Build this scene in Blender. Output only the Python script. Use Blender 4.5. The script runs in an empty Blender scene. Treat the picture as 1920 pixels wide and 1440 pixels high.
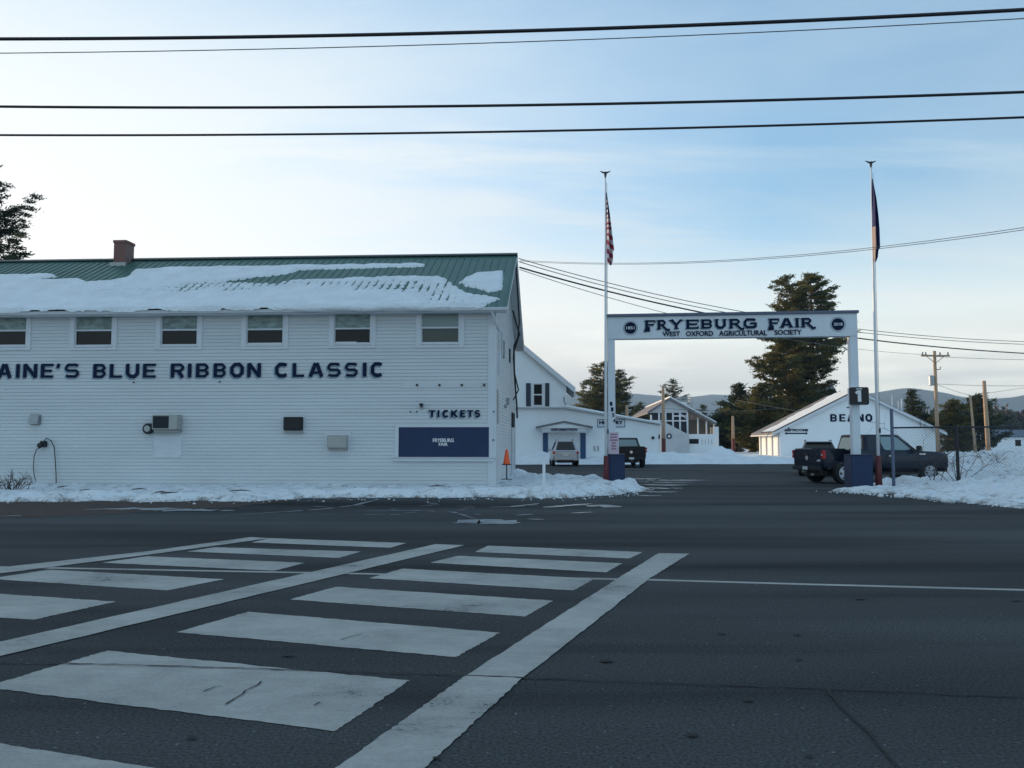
import bpy, bmesh, math, random
import numpy as np
from mathutils import Vector, Matrix

R = math.radians
random.seed(7)
SC = bpy.context.scene
COL = SC.collection

# ------------------------------------------------------------------ camera, sky, sun, exposure
F = 1550.0; HZ = 830.0; CAMH = 1.6
TH = math.atan((HZ - 720) / F)
cam_d = bpy.data.cameras.new('camera'); cam = bpy.data.objects.new('camera', cam_d); COL.objects.link(cam)
cam_d.sensor_width = 36; cam_d.lens = 36 * F / 1920; cam_d.clip_start = 0.1; cam_d.clip_end = 30000
cam.location = (0, 0, CAMH); cam.rotation_euler = (math.pi / 2 + TH, 0, 0)
SC.camera = cam
SUN_AZ = R(-46.5); SUN_EL = R(7)
sun_dir = Vector((math.sin(SUN_AZ) * math.cos(SUN_EL), math.cos(SUN_AZ) * math.cos(SUN_EL), math.sin(SUN_EL)))
ld = bpy.data.lights.new('sun', 'SUN'); ld.energy = 5.0; ld.angle = R(0.5); ld.color = (1.0, 0.68, 0.38)
sun = bpy.data.objects.new('sun', ld); COL.objects.link(sun)
sun.rotation_euler = (-sun_dir).to_track_quat('-Z', 'Y').to_euler()
SC.view_settings.view_transform = 'Standard'; SC.view_settings.look = 'None'
SC.view_settings.gamma = 1; SC.view_settings.exposure = 0.45; SC.view_settings.use_curve_mapping = False

def make_world():
    w = bpy.data.worlds.new("World"); SC.world = w; w.use_nodes = True
    nt = w.node_tree; N = nt.nodes; L = nt.links
    for n in list(N): N.remove(n)
    out = N.new('ShaderNodeOutputWorld'); bg = N.new('ShaderNodeBackground')
    bg.inputs['Strength'].default_value = 0.15
    sky = N.new('ShaderNodeTexSky'); sky.sky_type = 'NISHITA'; sky.sun_disc = False
    sky.sun_elevation = SUN_EL; sky.sun_rotation = SUN_AZ; sky.air_density = 1.0; sky.dust_density = 0.6; sky.ozone_density = 2.0
    # thin high cloud, laid out on a plane overhead
    tc = N.new('ShaderNodeTexCoord'); sep = N.new('ShaderNodeSeparateXYZ'); L.new(tc.outputs['Generated'], sep.inputs[0])
    zz = N.new('ShaderNodeMath'); zz.operation = 'MAXIMUM'; L.new(sep.outputs['Z'], zz.inputs[0]); zz.inputs[1].default_value = 0.0
    za = N.new('ShaderNodeMath'); za.operation = 'ADD'; L.new(zz.outputs[0], za.inputs[0]); za.inputs[1].default_value = 0.12
    dx = N.new('ShaderNodeMath'); dx.operation = 'DIVIDE'; L.new(sep.outputs['X'], dx.inputs[0]); L.new(za.outputs[0], dx.inputs[1])
    dy = N.new('ShaderNodeMath'); dy.operation = 'DIVIDE'; L.new(sep.outputs['Y'], dy.inputs[0]); L.new(za.outputs[0], dy.inputs[1])
    cmb = N.new('ShaderNodeCombineXYZ'); L.new(dx.outputs[0], cmb.inputs[0]); L.new(dy.outputs[0], cmb.inputs[1])
    def noise(scale, rot, sc, detail, rough, dist):
        mp = N.new('ShaderNodeMapping'); mp.inputs['Rotation'].default_value = (0, 0, rot); mp.inputs['Scale'].default_value = sc
        L.new(cmb.outputs[0], mp.inputs[0])
        n = N.new('ShaderNodeTexNoise'); n.inputs['Scale'].default_value = scale; n.inputs['Detail'].default_value = detail
        n.inputs['Roughness'].default_value = rough; n.inputs['Distortion'].default_value = dist
        L.new(mp.outputs[0], n.inputs['Vector']); return n
    n1 = noise(0.55, R(25), (0.6, 1.5, 1), 7, 0.55, 0.4)
    r1 = N.new('ShaderNodeMapRange'); r1.inputs[1].default_value = 0.42; r1.inputs[2].default_value = 0.66; L.new(n1.outputs[0], r1.inputs[0])
    r1.inputs[3].default_value = 0.24; r1.inputs[4].default_value = 0.85
    n1b = noise(1.7, R(-35), (0.35, 1.6, 1), 8, 0.6, 0.7); r1b = N.new('ShaderNodeMapRange'); r1b.inputs[1].default_value = 0.52; r1b.inputs[2].default_value = 0.72; r1b.inputs[4].default_value = 0.45; L.new(n1b.outputs[0], r1b.inputs[0])
    mxx = N.new('ShaderNodeMath'); mxx.operation = 'ADD'; mxx.use_clamp = True; L.new(r1.outputs[0], mxx.inputs[0]); L.new(r1b.outputs[0], mxx.inputs[1]); r1 = mxx
    # cloud light: white, brighter towards the sun
    nrm = N.new('ShaderNodeVectorMath'); nrm.operation = 'NORMALIZE'; L.new(tc.outputs['Generated'], nrm.inputs[0])
    dot = N.new('ShaderNodeVectorMath'); dot.operation = 'DOT_PRODUCT'; L.new(nrm.outputs[0], dot.inputs[0]); dot.inputs[1].default_value = sun_dir
    rs = N.new('ShaderNodeMapRange'); rs.inputs[1].default_value = 0.45; rs.inputs[2].default_value = 0.97; L.new(dot.outputs['Value'], rs.inputs[0])
    rs.inputs[3].default_value = 0.0; rs.inputs[4].default_value = 1.0
    cc = N.new('ShaderNodeMix'); cc.data_type = 'RGBA'; L.new(rs.outputs[0], cc.inputs[0])
    cc.inputs[6].default_value = (2.7, 3.6, 4.3, 1); cc.inputs[7].default_value = (5.7, 5.8, 5.8, 1)
    rz_ = N.new('ShaderNodeMapRange'); rz_.inputs[1].default_value = 0.55; rz_.inputs[2].default_value = 0.24; rz_.inputs[3].default_value = 0.42; rz_.inputs[4].default_value = 1.0; rz_.interpolation_type = 'SMOOTHSTEP'; L.new(sep.outputs['Z'], rz_.inputs[0])
    rsz = N.new('ShaderNodeMath'); rsz.operation = 'MULTIPLY'; L.new(rs.outputs[0], rsz.inputs[0]); L.new(rz_.outputs[0], rsz.inputs[1])
    L.new(rsz.outputs[0], cc.inputs[0])
    veil = N.new('ShaderNodeMath'); veil.operation = 'MULTIPLY_ADD'; L.new(rsz.outputs[0], veil.inputs[0]); veil.inputs[1].default_value = 0.9
    L.new(r1.outputs[0], veil.inputs[2]); veil.use_clamp = True
    mix = N.new('ShaderNodeMix'); mix.data_type = 'RGBA'; L.new(veil.outputs[0], mix.inputs[0])
    gain = N.new('ShaderNodeVectorMath'); gain.operation = 'MULTIPLY'; L.new(sky.outputs[0], gain.inputs[0]); gain.inputs[1].default_value = (1.12, 1.47, 1.66)
    L.new(gain.outputs[0], mix.inputs[6]); L.new(cc.outputs[2], mix.inputs[7])
    # pale haze low in the sky
    rh = N.new('ShaderNodeMapRange'); rh.inputs[1].default_value = 0.29; rh.inputs[2].default_value = 0.03; rh.inputs[3].default_value = 0; rh.inputs[4].default_value = 0.85; rh.interpolation_type = 'SMOOTHSTEP'
    L.new(sep.outputs['Z'], rh.inputs[0]); frontv = N.new('ShaderNodeMapRange'); frontv.inputs[1].default_value = -0.4; frontv.inputs[2].default_value = 0.6; L.new(sep.outputs['Y'], frontv.inputs[0])
    frontv.inputs[3].default_value = 0.35; frontv.inputs[4].default_value = 1.0
    mh = N.new('ShaderNodeMath'); mh.operation = 'MULTIPLY'; L.new(rh.outputs[0], mh.inputs[0]); L.new(frontv.outputs[0], mh.inputs[1])
    mixh = N.new('ShaderNodeMix'); mixh.data_type = 'RGBA'; L.new(mh.outputs[0], mixh.inputs[0]); L.new(mix.outputs[2], mixh.inputs[6]); mixh.inputs[7].default_value = (7.4, 6.9, 5.9, 1)
    mix = mixh
    # low grey-mauve cloud bank near the horizon
    mp = N.new('ShaderNodeMapping'); mp.inputs['Scale'].default_value = (2.2, 2.2, 16); L.new(tc.outputs['Generated'], mp.inputs[0])
    n2 = N.new('ShaderNodeTexNoise'); n2.inputs['Scale'].default_value = 2.0; n2.inputs['Detail'].default_value = 5; L.new(mp.outputs[0], n2.inputs['Vector'])
    r2 = N.new('ShaderNodeMapRange'); r2.inputs[1].default_value = 0.42; r2.inputs[2].default_value = 0.58; L.new(n2.outputs[0], r2.inputs[0])
    r3 = N.new('ShaderNodeMapRange'); r3.inputs[1].default_value = 0.155; r3.inputs[2].default_value = 0.07; L.new(sep.outputs['Z'], r3.inputs[0])
    m3 = N.new('ShaderNodeMath'); m3.operation = 'MULTIPLY'; L.new(r2.outputs[0], m3.inputs[0]); L.new(r3.outputs[0], m3.inputs[1])
    m4 = N.new('ShaderNodeMath'); m4.operation = 'MULTIPLY'; L.new(m3.outputs[0], m4.inputs[0]); m4.inputs[1].default_value = 0.55
    mix2 = N.new('ShaderNodeMix'); mix2.data_type = 'RGBA'; L.new(m4.outputs[0], mix2.inputs[0])
    L.new(mix.outputs[2], mix2.inputs[6]); mix2.inputs[7].default_value = (3.4, 3.4, 3.5, 1)
    L.new(mix2.outputs[2], bg.inputs[0]); L.new(bg.outputs[0], out.inputs[0])
make_world()

# ------------------------------------------------------------------ pixel rays (photo 1920 x 1440) -> world
CT, ST = math.cos(TH), math.sin(TH)
CAM = Vector((0, 0, CAMH))
def ray(px, py):
    x, y, z = (px - 960), (720 - py), F
    return Vector((x, z * CT - y * ST, z * ST + y * CT))
def at(px, py, Y):
    d = ray(px, py); return CAM + d * (Y / d.y)
def gnd(px, py, z=0.0):
    d = ray(px, py); return CAM + d * ((z - CAMH) / d.z)

# ------------------------------------------------------------------ materials
def mat(name, col, rough=0.7, metal=0.0, spec=0.5, nz=None, bump=None, trans=0):
    """nz=(scale, amount, detail, stretch) colour variation; bump=(scale, strength, dist)"""
    m = bpy.data.materials.new(name); m.use_nodes = True
    nt = m.node_tree; N = nt.nodes; L = nt.links; b = N['Principled BSDF']
    b.inputs['Base Color'].default_value = (*col, 1); b.inputs['Roughness'].default_value = rough
    b.inputs['Metallic'].default_value = metal; b.inputs['Specular IOR Level'].default_value = spec
    tc = N.new('ShaderNodeTexCoord')
    if nz:
        sc, amt = nz[0], nz[1]; det = nz[2] if len(nz) > 2 else 4; st = nz[3] if len(nz) > 3 else (1, 1, 1)
        mp = N.new('ShaderNodeMapping'); mp.inputs['Scale'].default_value = st; L.new(tc.outputs['Object'], mp.inputs[0])
        n = N.new('ShaderNodeTexNoise'); n.inputs['Scale'].default_value = sc; n.inputs['Detail'].default_value = det; L.new(mp.outputs[0], n.inputs['Vector'])
        mr = N.new('ShaderNodeMapRange'); mr.inputs[1].default_value = 0.3; mr.inputs[2].default_value = 0.7
        mr.inputs[3].default_value = 1 - amt; mr.inputs[4].default_value = 1 + amt; L.new(n.outputs[0], mr.inputs[0])
        v = N.new('ShaderNodeVectorMath'); v.operation = 'SCALE'; v.inputs[0].default_value = col; L.new(mr.outputs[0], v.inputs['Scale'])
        L.new(v.outputs[0], b.inputs['Base Color'])
    if bump:
        n = N.new('ShaderNodeTexNoise'); n.inputs['Scale'].default_value = bump[0]; n.inputs['Detail'].default_value = 6; L.new(tc.outputs['Object'], n.inputs['Vector'])
        bp = N.new('ShaderNodeBump'); bp.inputs['Strength'].default_value = bump[1]; bp.inputs['Distance'].default_value = bump[2]
        L.new(n.outputs[0], bp.inputs['Height']); L.new(bp.outputs[0], b.inputs['Normal'])
    return m

def mat_asphalt():
    m = mat('asphalt', (0.05, 0.053, 0.06), 0.92, spec=0.12, bump=(45, 0.5, 0.01)); nt = m.node_tree; N = nt.nodes; L = nt.links; b = N['Principled BSDF']
    tc = N.new('ShaderNodeTexCoord')
    def nn(scale, st, det, a0, a1, lo, hi):
        mp = N.new('ShaderNodeMapping'); mp.inputs['Scale'].default_value = st; L.new(tc.outputs['Object'], mp.inputs[0])
        n = N.new('ShaderNodeTexNoise'); n.inputs['Scale'].default_value = scale; n.inputs['Detail'].default_value = det; L.new(mp.outputs[0], n.inputs['Vector'])
        mr = N.new('ShaderNodeMapRange'); mr.inputs[1].default_value = a0; mr.inputs[2].default_value = a1; mr.inputs[3].default_value = lo; mr.inputs[4].default_value = hi
        L.new(n.outputs[0], mr.inputs[0]); return mr
    a = nn(0.22, (0.3, 1.8, 1), 7, 0.35, 0.65, 0.62, 1.45)
    g = nn(48, (1, 1, 1), 3, 0.3, 0.7, 0.55, 1.5)
    s = nn(26, (1, 1, 1), 1, 0.72, 0.78, 1.0, 3.5)
    t = nn(0.45, (0.12, 1.6, 1), 6, 0.54, 0.68, 1.12, 0.62)
    def mul(p, q):
        x = N.new('ShaderNodeMath'); x.operation = 'MULTIPLY'; L.new(p.outputs[0], x.inputs[0]); L.new(q.outputs[0], x.inputs[1]); return x
    tot = mul(mul(a, g), mul(s, t))
    v = N.new('ShaderNodeVectorMath'); v.operation = 'SCALE'; v.inputs[0].default_value = (0.040, 0.044, 0.046); L.new(tot.outputs[0], v.inputs['Scale'])
    L.new(v.outputs[0], b.inputs['Base Color'])
    return m

def mat_paint_marking():
    m = mat('road_paint', (0.4, 0.4, 0.4), 0.8, spec=0.2, bump=(60, 0.4, 0.006)); nt = m.node_tree; N = nt.nodes; L = nt.links; b = N['Principled BSDF']
    tc = N.new('ShaderNodeTexCoord')
    def nz(sc, det, ro, st=(1, 1, 1)):
        mp = N.new('ShaderNodeMapping'); mp.inputs['Scale'].default_value = st; mp.inputs['Rotation'].default_value = (0, 0, R(8)); L.new(tc.outputs['Object'], mp.inputs[0])
        n = N.new('ShaderNodeTexNoise'); n.inputs['Scale'].default_value = sc; n.inputs['Detail'].default_value = det; n.inputs['Roughness'].default_value = ro; L.new(mp.outputs[0], n.inputs['Vector']); return n
    big = nz(0.9, 6, 0.6); fine = nz(38, 4, 0.75); mid = nz(5, 8, 0.7, (0.6, 1.5, 1))
    # worn where the coarse and fine noise both run low
    a1 = N.new('ShaderNodeMath'); a1.operation = 'MULTIPLY_ADD'; L.new(fine.outputs[0], a1.inputs[0]); a1.inputs[1].default_value = 0.55; L.new(big.outputs[0], a1.inputs[2])
    a2 = N.new('ShaderNodeMath'); a2.operation = 'MULTIPLY_ADD'; L.new(mid.outputs[0], a2.inputs[0]); a2.inputs[1].default_value = 0.5; L.new(a1.outputs[0], a2.inputs[2])
    cr = N.new('ShaderNodeValToRGB'); mr = N.new('ShaderNodeMapRange'); mr.inputs[1].default_value = 0.75; mr.inputs[2].default_value = 1.3; L.new(a2.outputs[0], mr.inputs[0]); L.new(mr.outputs[0], cr.inputs[0])
    e = cr.color_ramp.elements; e[0].position = 0.06; e[0].color = (0.07, 0.075, 0.075, 1); e[1].position = 0.20; e[1].color = (0.27, 0.28, 0.265, 1)
    k = cr.color_ramp.elements.new(0.5); k.color = (0.34, 0.345, 0.325, 1); k = cr.color_ramp.elements.new(0.85); k.color = (0.42, 0.425, 0.40, 1)
    L.new(cr.outputs[0], b.inputs['Base Color'])
    return m

def mat_dirty_snow():
    m = mat('ploughed_snow', (0.71, 0.76, 0.79), 0.7, spec=0.3, bump=(7, 0.9, 0.09)); nt = m.node_tree; N = nt.nodes; L = nt.links; b = N['Principled BSDF']
    tc = N.new('ShaderNodeTexCoord'); n = N.new('ShaderNodeTexNoise'); n.inputs['Scale'].default_value = 2.4; n.inputs['Detail'].default_value = 9; n.inputs['Roughness'].default_value = 0.7; L.new(tc.outputs['Object'], n.inputs['Vector'])
    n2 = N.new('ShaderNodeTexNoise'); n2.inputs['Scale'].default_value = 22; n2.inputs['Detail'].default_value = 3; L.new(tc.outputs['Object'], n2.inputs['Vector'])
    sp = N.new('ShaderNodeSeparateXYZ'); L.new(tc.outputs['Object'], sp.inputs[0])
    lo = N.new('ShaderNodeMapRange'); lo.inputs[1].default_value = 0.13; lo.inputs[2].default_value = 0.0; lo.inputs[3].default_value = 0.0; lo.inputs[4].default_value = 0.16; L.new(sp.outputs['Z'], lo.inputs[0])
    a = N.new('ShaderNodeMath'); a.operation = 'ADD'; L.new(n.outputs[0], a.inputs[0]); L.new(lo.outputs[0], a.inputs[1])
    k = N.new('ShaderNodeMath'); k.operation = 'MULTIPLY_ADD'; L.new(n2.outputs[0], k.inputs[0]); k.inputs[1].default_value = 0.35; L.new(a.outputs[0], k.inputs[2])
    cr = N.new('ShaderNodeValToRGB'); L.new(k.outputs[0], cr.inputs[0]); e = cr.color_ramp.elements
    e[0].position = 0.70; e[0].color = (0.73, 0.78, 0.81, 1); e[1].position = 0.90; e[1].color = (0.17, 0.155, 0.14, 1); q = cr.color_ramp.elements.new(0.79); q.color = (0.56, 0.58, 0.58, 1)
    L.new(cr.outputs[0], b.inputs['Base Color']); return m

def mat_brick():
    m = mat('brick', (0.2, 0.07, 0.05), 0.9); nt = m.node_tree; N = nt.nodes; L = nt.links; b = N['Principled BSDF']
    tc = N.new('ShaderNodeTexCoord'); mp = N.new('ShaderNodeMapping'); mp.inputs['Rotation'].default_value = (R(90), 0, 0); L.new(tc.outputs['Object'], mp.inputs[0])
    br = N.new('ShaderNodeTexBrick'); br.inputs['Scale'].default_value = 4.5; br.inputs['Color1'].default_value = (0.22, 0.075, 0.055, 1)
    br.inputs['Color2'].default_value = (0.15, 0.06, 0.05, 1); br.inputs['Mortar'].default_value = (0.2, 0.17, 0.16, 1); br.inputs['Mortar Size'].default_value = 0.03
    L.new(mp.outputs[0], br.inputs[0]); L.new(br.outputs[0], b.inputs['Base Color']); return m

M = {}
M['asphalt'] = mat_asphalt()
M['paint'] = mat_paint_marking()
M['brick'] = mat_brick()
M['dirtysnow'] = mat_dirty_snow()
M['snow'] = mat('snow', (0.71, 0.76, 0.79), 0.65, spec=0.3, nz=(1.3, 0.07, 6), bump=(7, 0.9, 0.09))
M['field_snow'] = mat('field_snow', (0.78, 0.80, 0.84), 0.7, spec=0.3, nz=(0.15, 0.08, 6), bump=(0.8, 0.4, 0.15))
M['slush'] = mat('slush', (0.17, 0.19, 0.21), 0.35, nz=(2.5, 0.5, 6), bump=(8, 0.4, 0.02))
M['dirt'] = mat('leaf_litter', (0.045, 0.029, 0.022), 0.95, nz=(6, 0.5, 6), bump=(25, 0.8, 0.03))
M['crack'] = mat('crack', (0.012, 0.012, 0.014), 0.9)
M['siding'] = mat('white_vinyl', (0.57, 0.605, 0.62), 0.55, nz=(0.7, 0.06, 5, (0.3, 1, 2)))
M['trim'] = mat('white_trim', (0.60, 0.63, 0.66), 0.5, nz=(2, 0.04))
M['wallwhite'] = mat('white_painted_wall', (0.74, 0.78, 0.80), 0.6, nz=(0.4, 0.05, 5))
M['greywall'] = mat('pale_grey_wall', (0.45, 0.48, 0.50), 0.7, nz=(1, 0.06))
M['roof'] = mat('green_metal_roof', (0.045, 0.125, 0.10), 0.45, metal=0.2, nz=(0.6, 0.12, 4))
M['ridge'] = mat('ridge_cap', (0.035, 0.05, 0.055), 0.5, metal=0.3)
M['greyroof'] = mat('grey_shingle', (0.16, 0.16, 0.17), 0.9, nz=(3, 0.2))
M['blueroof'] = mat('slate_blue_roof', (0.10, 0.14, 0.19), 0.7)
M['navy'] = mat('navy_paint', (0.003, 0.020, 0.075), 0.55, nz=(3, 0.12))
M['navy_letter'] = mat('navy_letter', (0.004, 0.013, 0.042), 0.7, spec=0.15)
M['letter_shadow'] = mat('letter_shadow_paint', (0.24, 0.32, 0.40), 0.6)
M['blue'] = mat('blue_shutter', (0.012, 0.055, 0.14), 0.55)
M['shutter'] = mat('dark_shutter', (0.02, 0.03, 0.05), 0.6)
M['glass'] = mat('dark_glass', (0.008, 0.009, 0.011), 0.12, spec=0.25, bump=(1.2, 0.05, 0.02))
M['plastic'] = mat('plastic_sheeting', (0.20, 0.27, 0.255), 0.35, nz=(3, 0.45, 3, (1, 1, 2.2)), bump=(4, 0.9, 0.06))
M['shade'] = mat('roller_shade', (0.26, 0.33, 0.32), 0.6)
M['dimglass'] = mat('dim_glass', (0.05, 0.065, 0.06), 0.15, spec=0.4)
M['dark'] = mat('dark_interior', (0.01, 0.01, 0.012), 0.9)
M['metal'] = mat('galvanised', (0.33, 0.35, 0.36), 0.45, metal=0.6)
M['acgrey'] = mat('ac_grille', (0.028, 0.032, 0.036), 0.7, spec=0.2)
M['acbeige'] = mat('ac_casing', (0.36, 0.37, 0.35), 0.55)
M['acpale'] = mat('ac_pale_grille', (0.42, 0.43, 0.40), 0.6)
M['black'] = mat('black_plastic', (0.012, 0.012, 0.013), 0.55)
M['wire'] = mat('wire_black', (0.012, 0.013, 0.02), 0.6)
M['thinwire'] = mat('wire_grey', (0.10, 0.11, 0.12), 0.6)
M['polewood'] = mat('pole_wood', (0.38, 0.26, 0.17), 0.85, nz=(3, 0.25, 5, (4, 4, 0.3)))
M['redpaint'] = mat('dark_red_paint', (0.10, 0.012, 0.015), 0.6)
M['white'] = mat('white_gloss', (0.72, 0.74, 0.76), 0.4)
M['gate'] = mat('gate_white', (0.66, 0.71, 0.76), 0.5, nz=(1.2, 0.05))
M['cap'] = mat('gate_cap', (0.10, 0.13, 0.20), 0.5)
M['orange'] = mat('orange_cone', (0.85, 0.10, 0.015), 0.5)
M['notice'] = mat('notice_paper', (0.62, 0.52, 0.60), 0.6)
M['noticeink'] = mat('notice_ink', (0.28, 0.08, 0.16), 0.6)
M['flagred'] = mat('flag_red', (0.32, 0.02, 0.05), 0.85)
M['flagwhite'] = mat('flag_white', (0.65, 0.60, 0.62), 0.85)
M['flagblue'] = mat('flag_blue', (0.01, 0.018, 0.11), 0.85)
M['flagtan'] = mat('flag_crest_tan', (0.40, 0.30, 0.27), 0.85)
M['bark'] = mat('bark', (0.09, 0.065, 0.05), 0.9, nz=(4, 0.3))
M['twig'] = mat('twig', (0.05, 0.035, 0.03), 0.9)
M['deadstem'] = mat('dead_stems', (0.16, 0.12, 0.09), 0.9)
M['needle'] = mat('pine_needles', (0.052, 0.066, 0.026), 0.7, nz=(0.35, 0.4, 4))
M['needle_sunlit'] = mat('pine_needles_sunlit', (0.135, 0.115, 0.032), 0.7, nz=(0.5, 0.4, 4))  # sunlit copy of the needles, warm sunlight put into the colour
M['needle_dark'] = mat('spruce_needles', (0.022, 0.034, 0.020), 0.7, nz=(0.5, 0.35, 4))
M['farwood'] = mat('far_woods', (0.075, 0.055, 0.045), 0.95, nz=(0.08, 0.4, 6))
M['farconif'] = mat('far_conifers', (0.03, 0.04, 0.032), 0.95, nz=(0.08, 0.4, 6))
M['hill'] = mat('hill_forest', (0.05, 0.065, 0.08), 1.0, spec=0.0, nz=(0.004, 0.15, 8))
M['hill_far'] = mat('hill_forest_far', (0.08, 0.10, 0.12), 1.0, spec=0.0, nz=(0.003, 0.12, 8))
M['truckblue'] = mat('slate_blue_car_paint', (0.006, 0.012, 0.028), 0.25, spec=0.3)
M['carblack'] = mat('black_car_paint', (0.006, 0.006, 0.008), 0.35, spec=0.3)
M['silver'] = mat('silver_car_paint', (0.40, 0.42, 0.46), 0.3, metal=0.5)
M['darkcar'] = mat('dark_blue_car_paint', (0.010, 0.013, 0.022), 0.3)
M['tyre'] = mat('tyre', (0.015, 0.015, 0.016), 0.85)
M['rim'] = mat('alloy_rim', (0.5, 0.52, 0.55), 0.3, metal=0.8)
M['carglass'] = mat('car_glass', (0.20, 0.27, 0.27), 0.06, spec=0.8, metal=0.25)
M['tinted'] = mat('tinted_glass', (0.008, 0.010, 0.012), 0.06, spec=0.5)
M['taillight'] = mat('tail_light', (0.45, 0.01, 0.015), 0.2)
M['chrome'] = mat('chrome', (0.6, 0.62, 0.64), 0.15, metal=1.0)
M['plate'] = mat('licence_plate', (0.6, 0.62, 0.65), 0.4)
M['dashlight'] = mat('light_lens', (0.5, 0.35, 0.3), 0.2)

for k_ in ('needle', 'needle_sunlit', 'needle_dark'):      # thin needles let some light through
    nt = M[k_].node_tree; b_ = nt.nodes['Principled BSDF']; o_ = nt.nodes['Material Output']; tl = nt.nodes.new('ShaderNodeBsdfTranslucent'); mx = nt.nodes.new('ShaderNodeMixShader'); mx.inputs[0].default_value = 0.45
    src = b_.inputs['Base Color'].links[0].from_socket; nt.links.new(src, tl.inputs['Color']); nt.links.new(b_.outputs[0], mx.inputs[1]); nt.links.new(tl.outputs[0], mx.inputs[2]); nt.links.new(mx.outputs[0], o_.inputs['Surface'])

# ------------------------------------------------------------------ object helpers
def tag(o, label=None, cat=None, group=None, kind=None):
    if label: o['label'] = label
    if cat: o['category'] = cat
    if group: o['group'] = group
    if kind: o['kind'] = kind
    return o
def empty(name, loc, rz=0.0, label=None, cat=None, group=None):
    o = bpy.data.objects.new(name, None); COL.objects.link(o); o.location = loc; o.rotation_euler = (0, 0, rz); o.empty_display_size = 0.3
    tag(o, label, cat, group); return o

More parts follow.
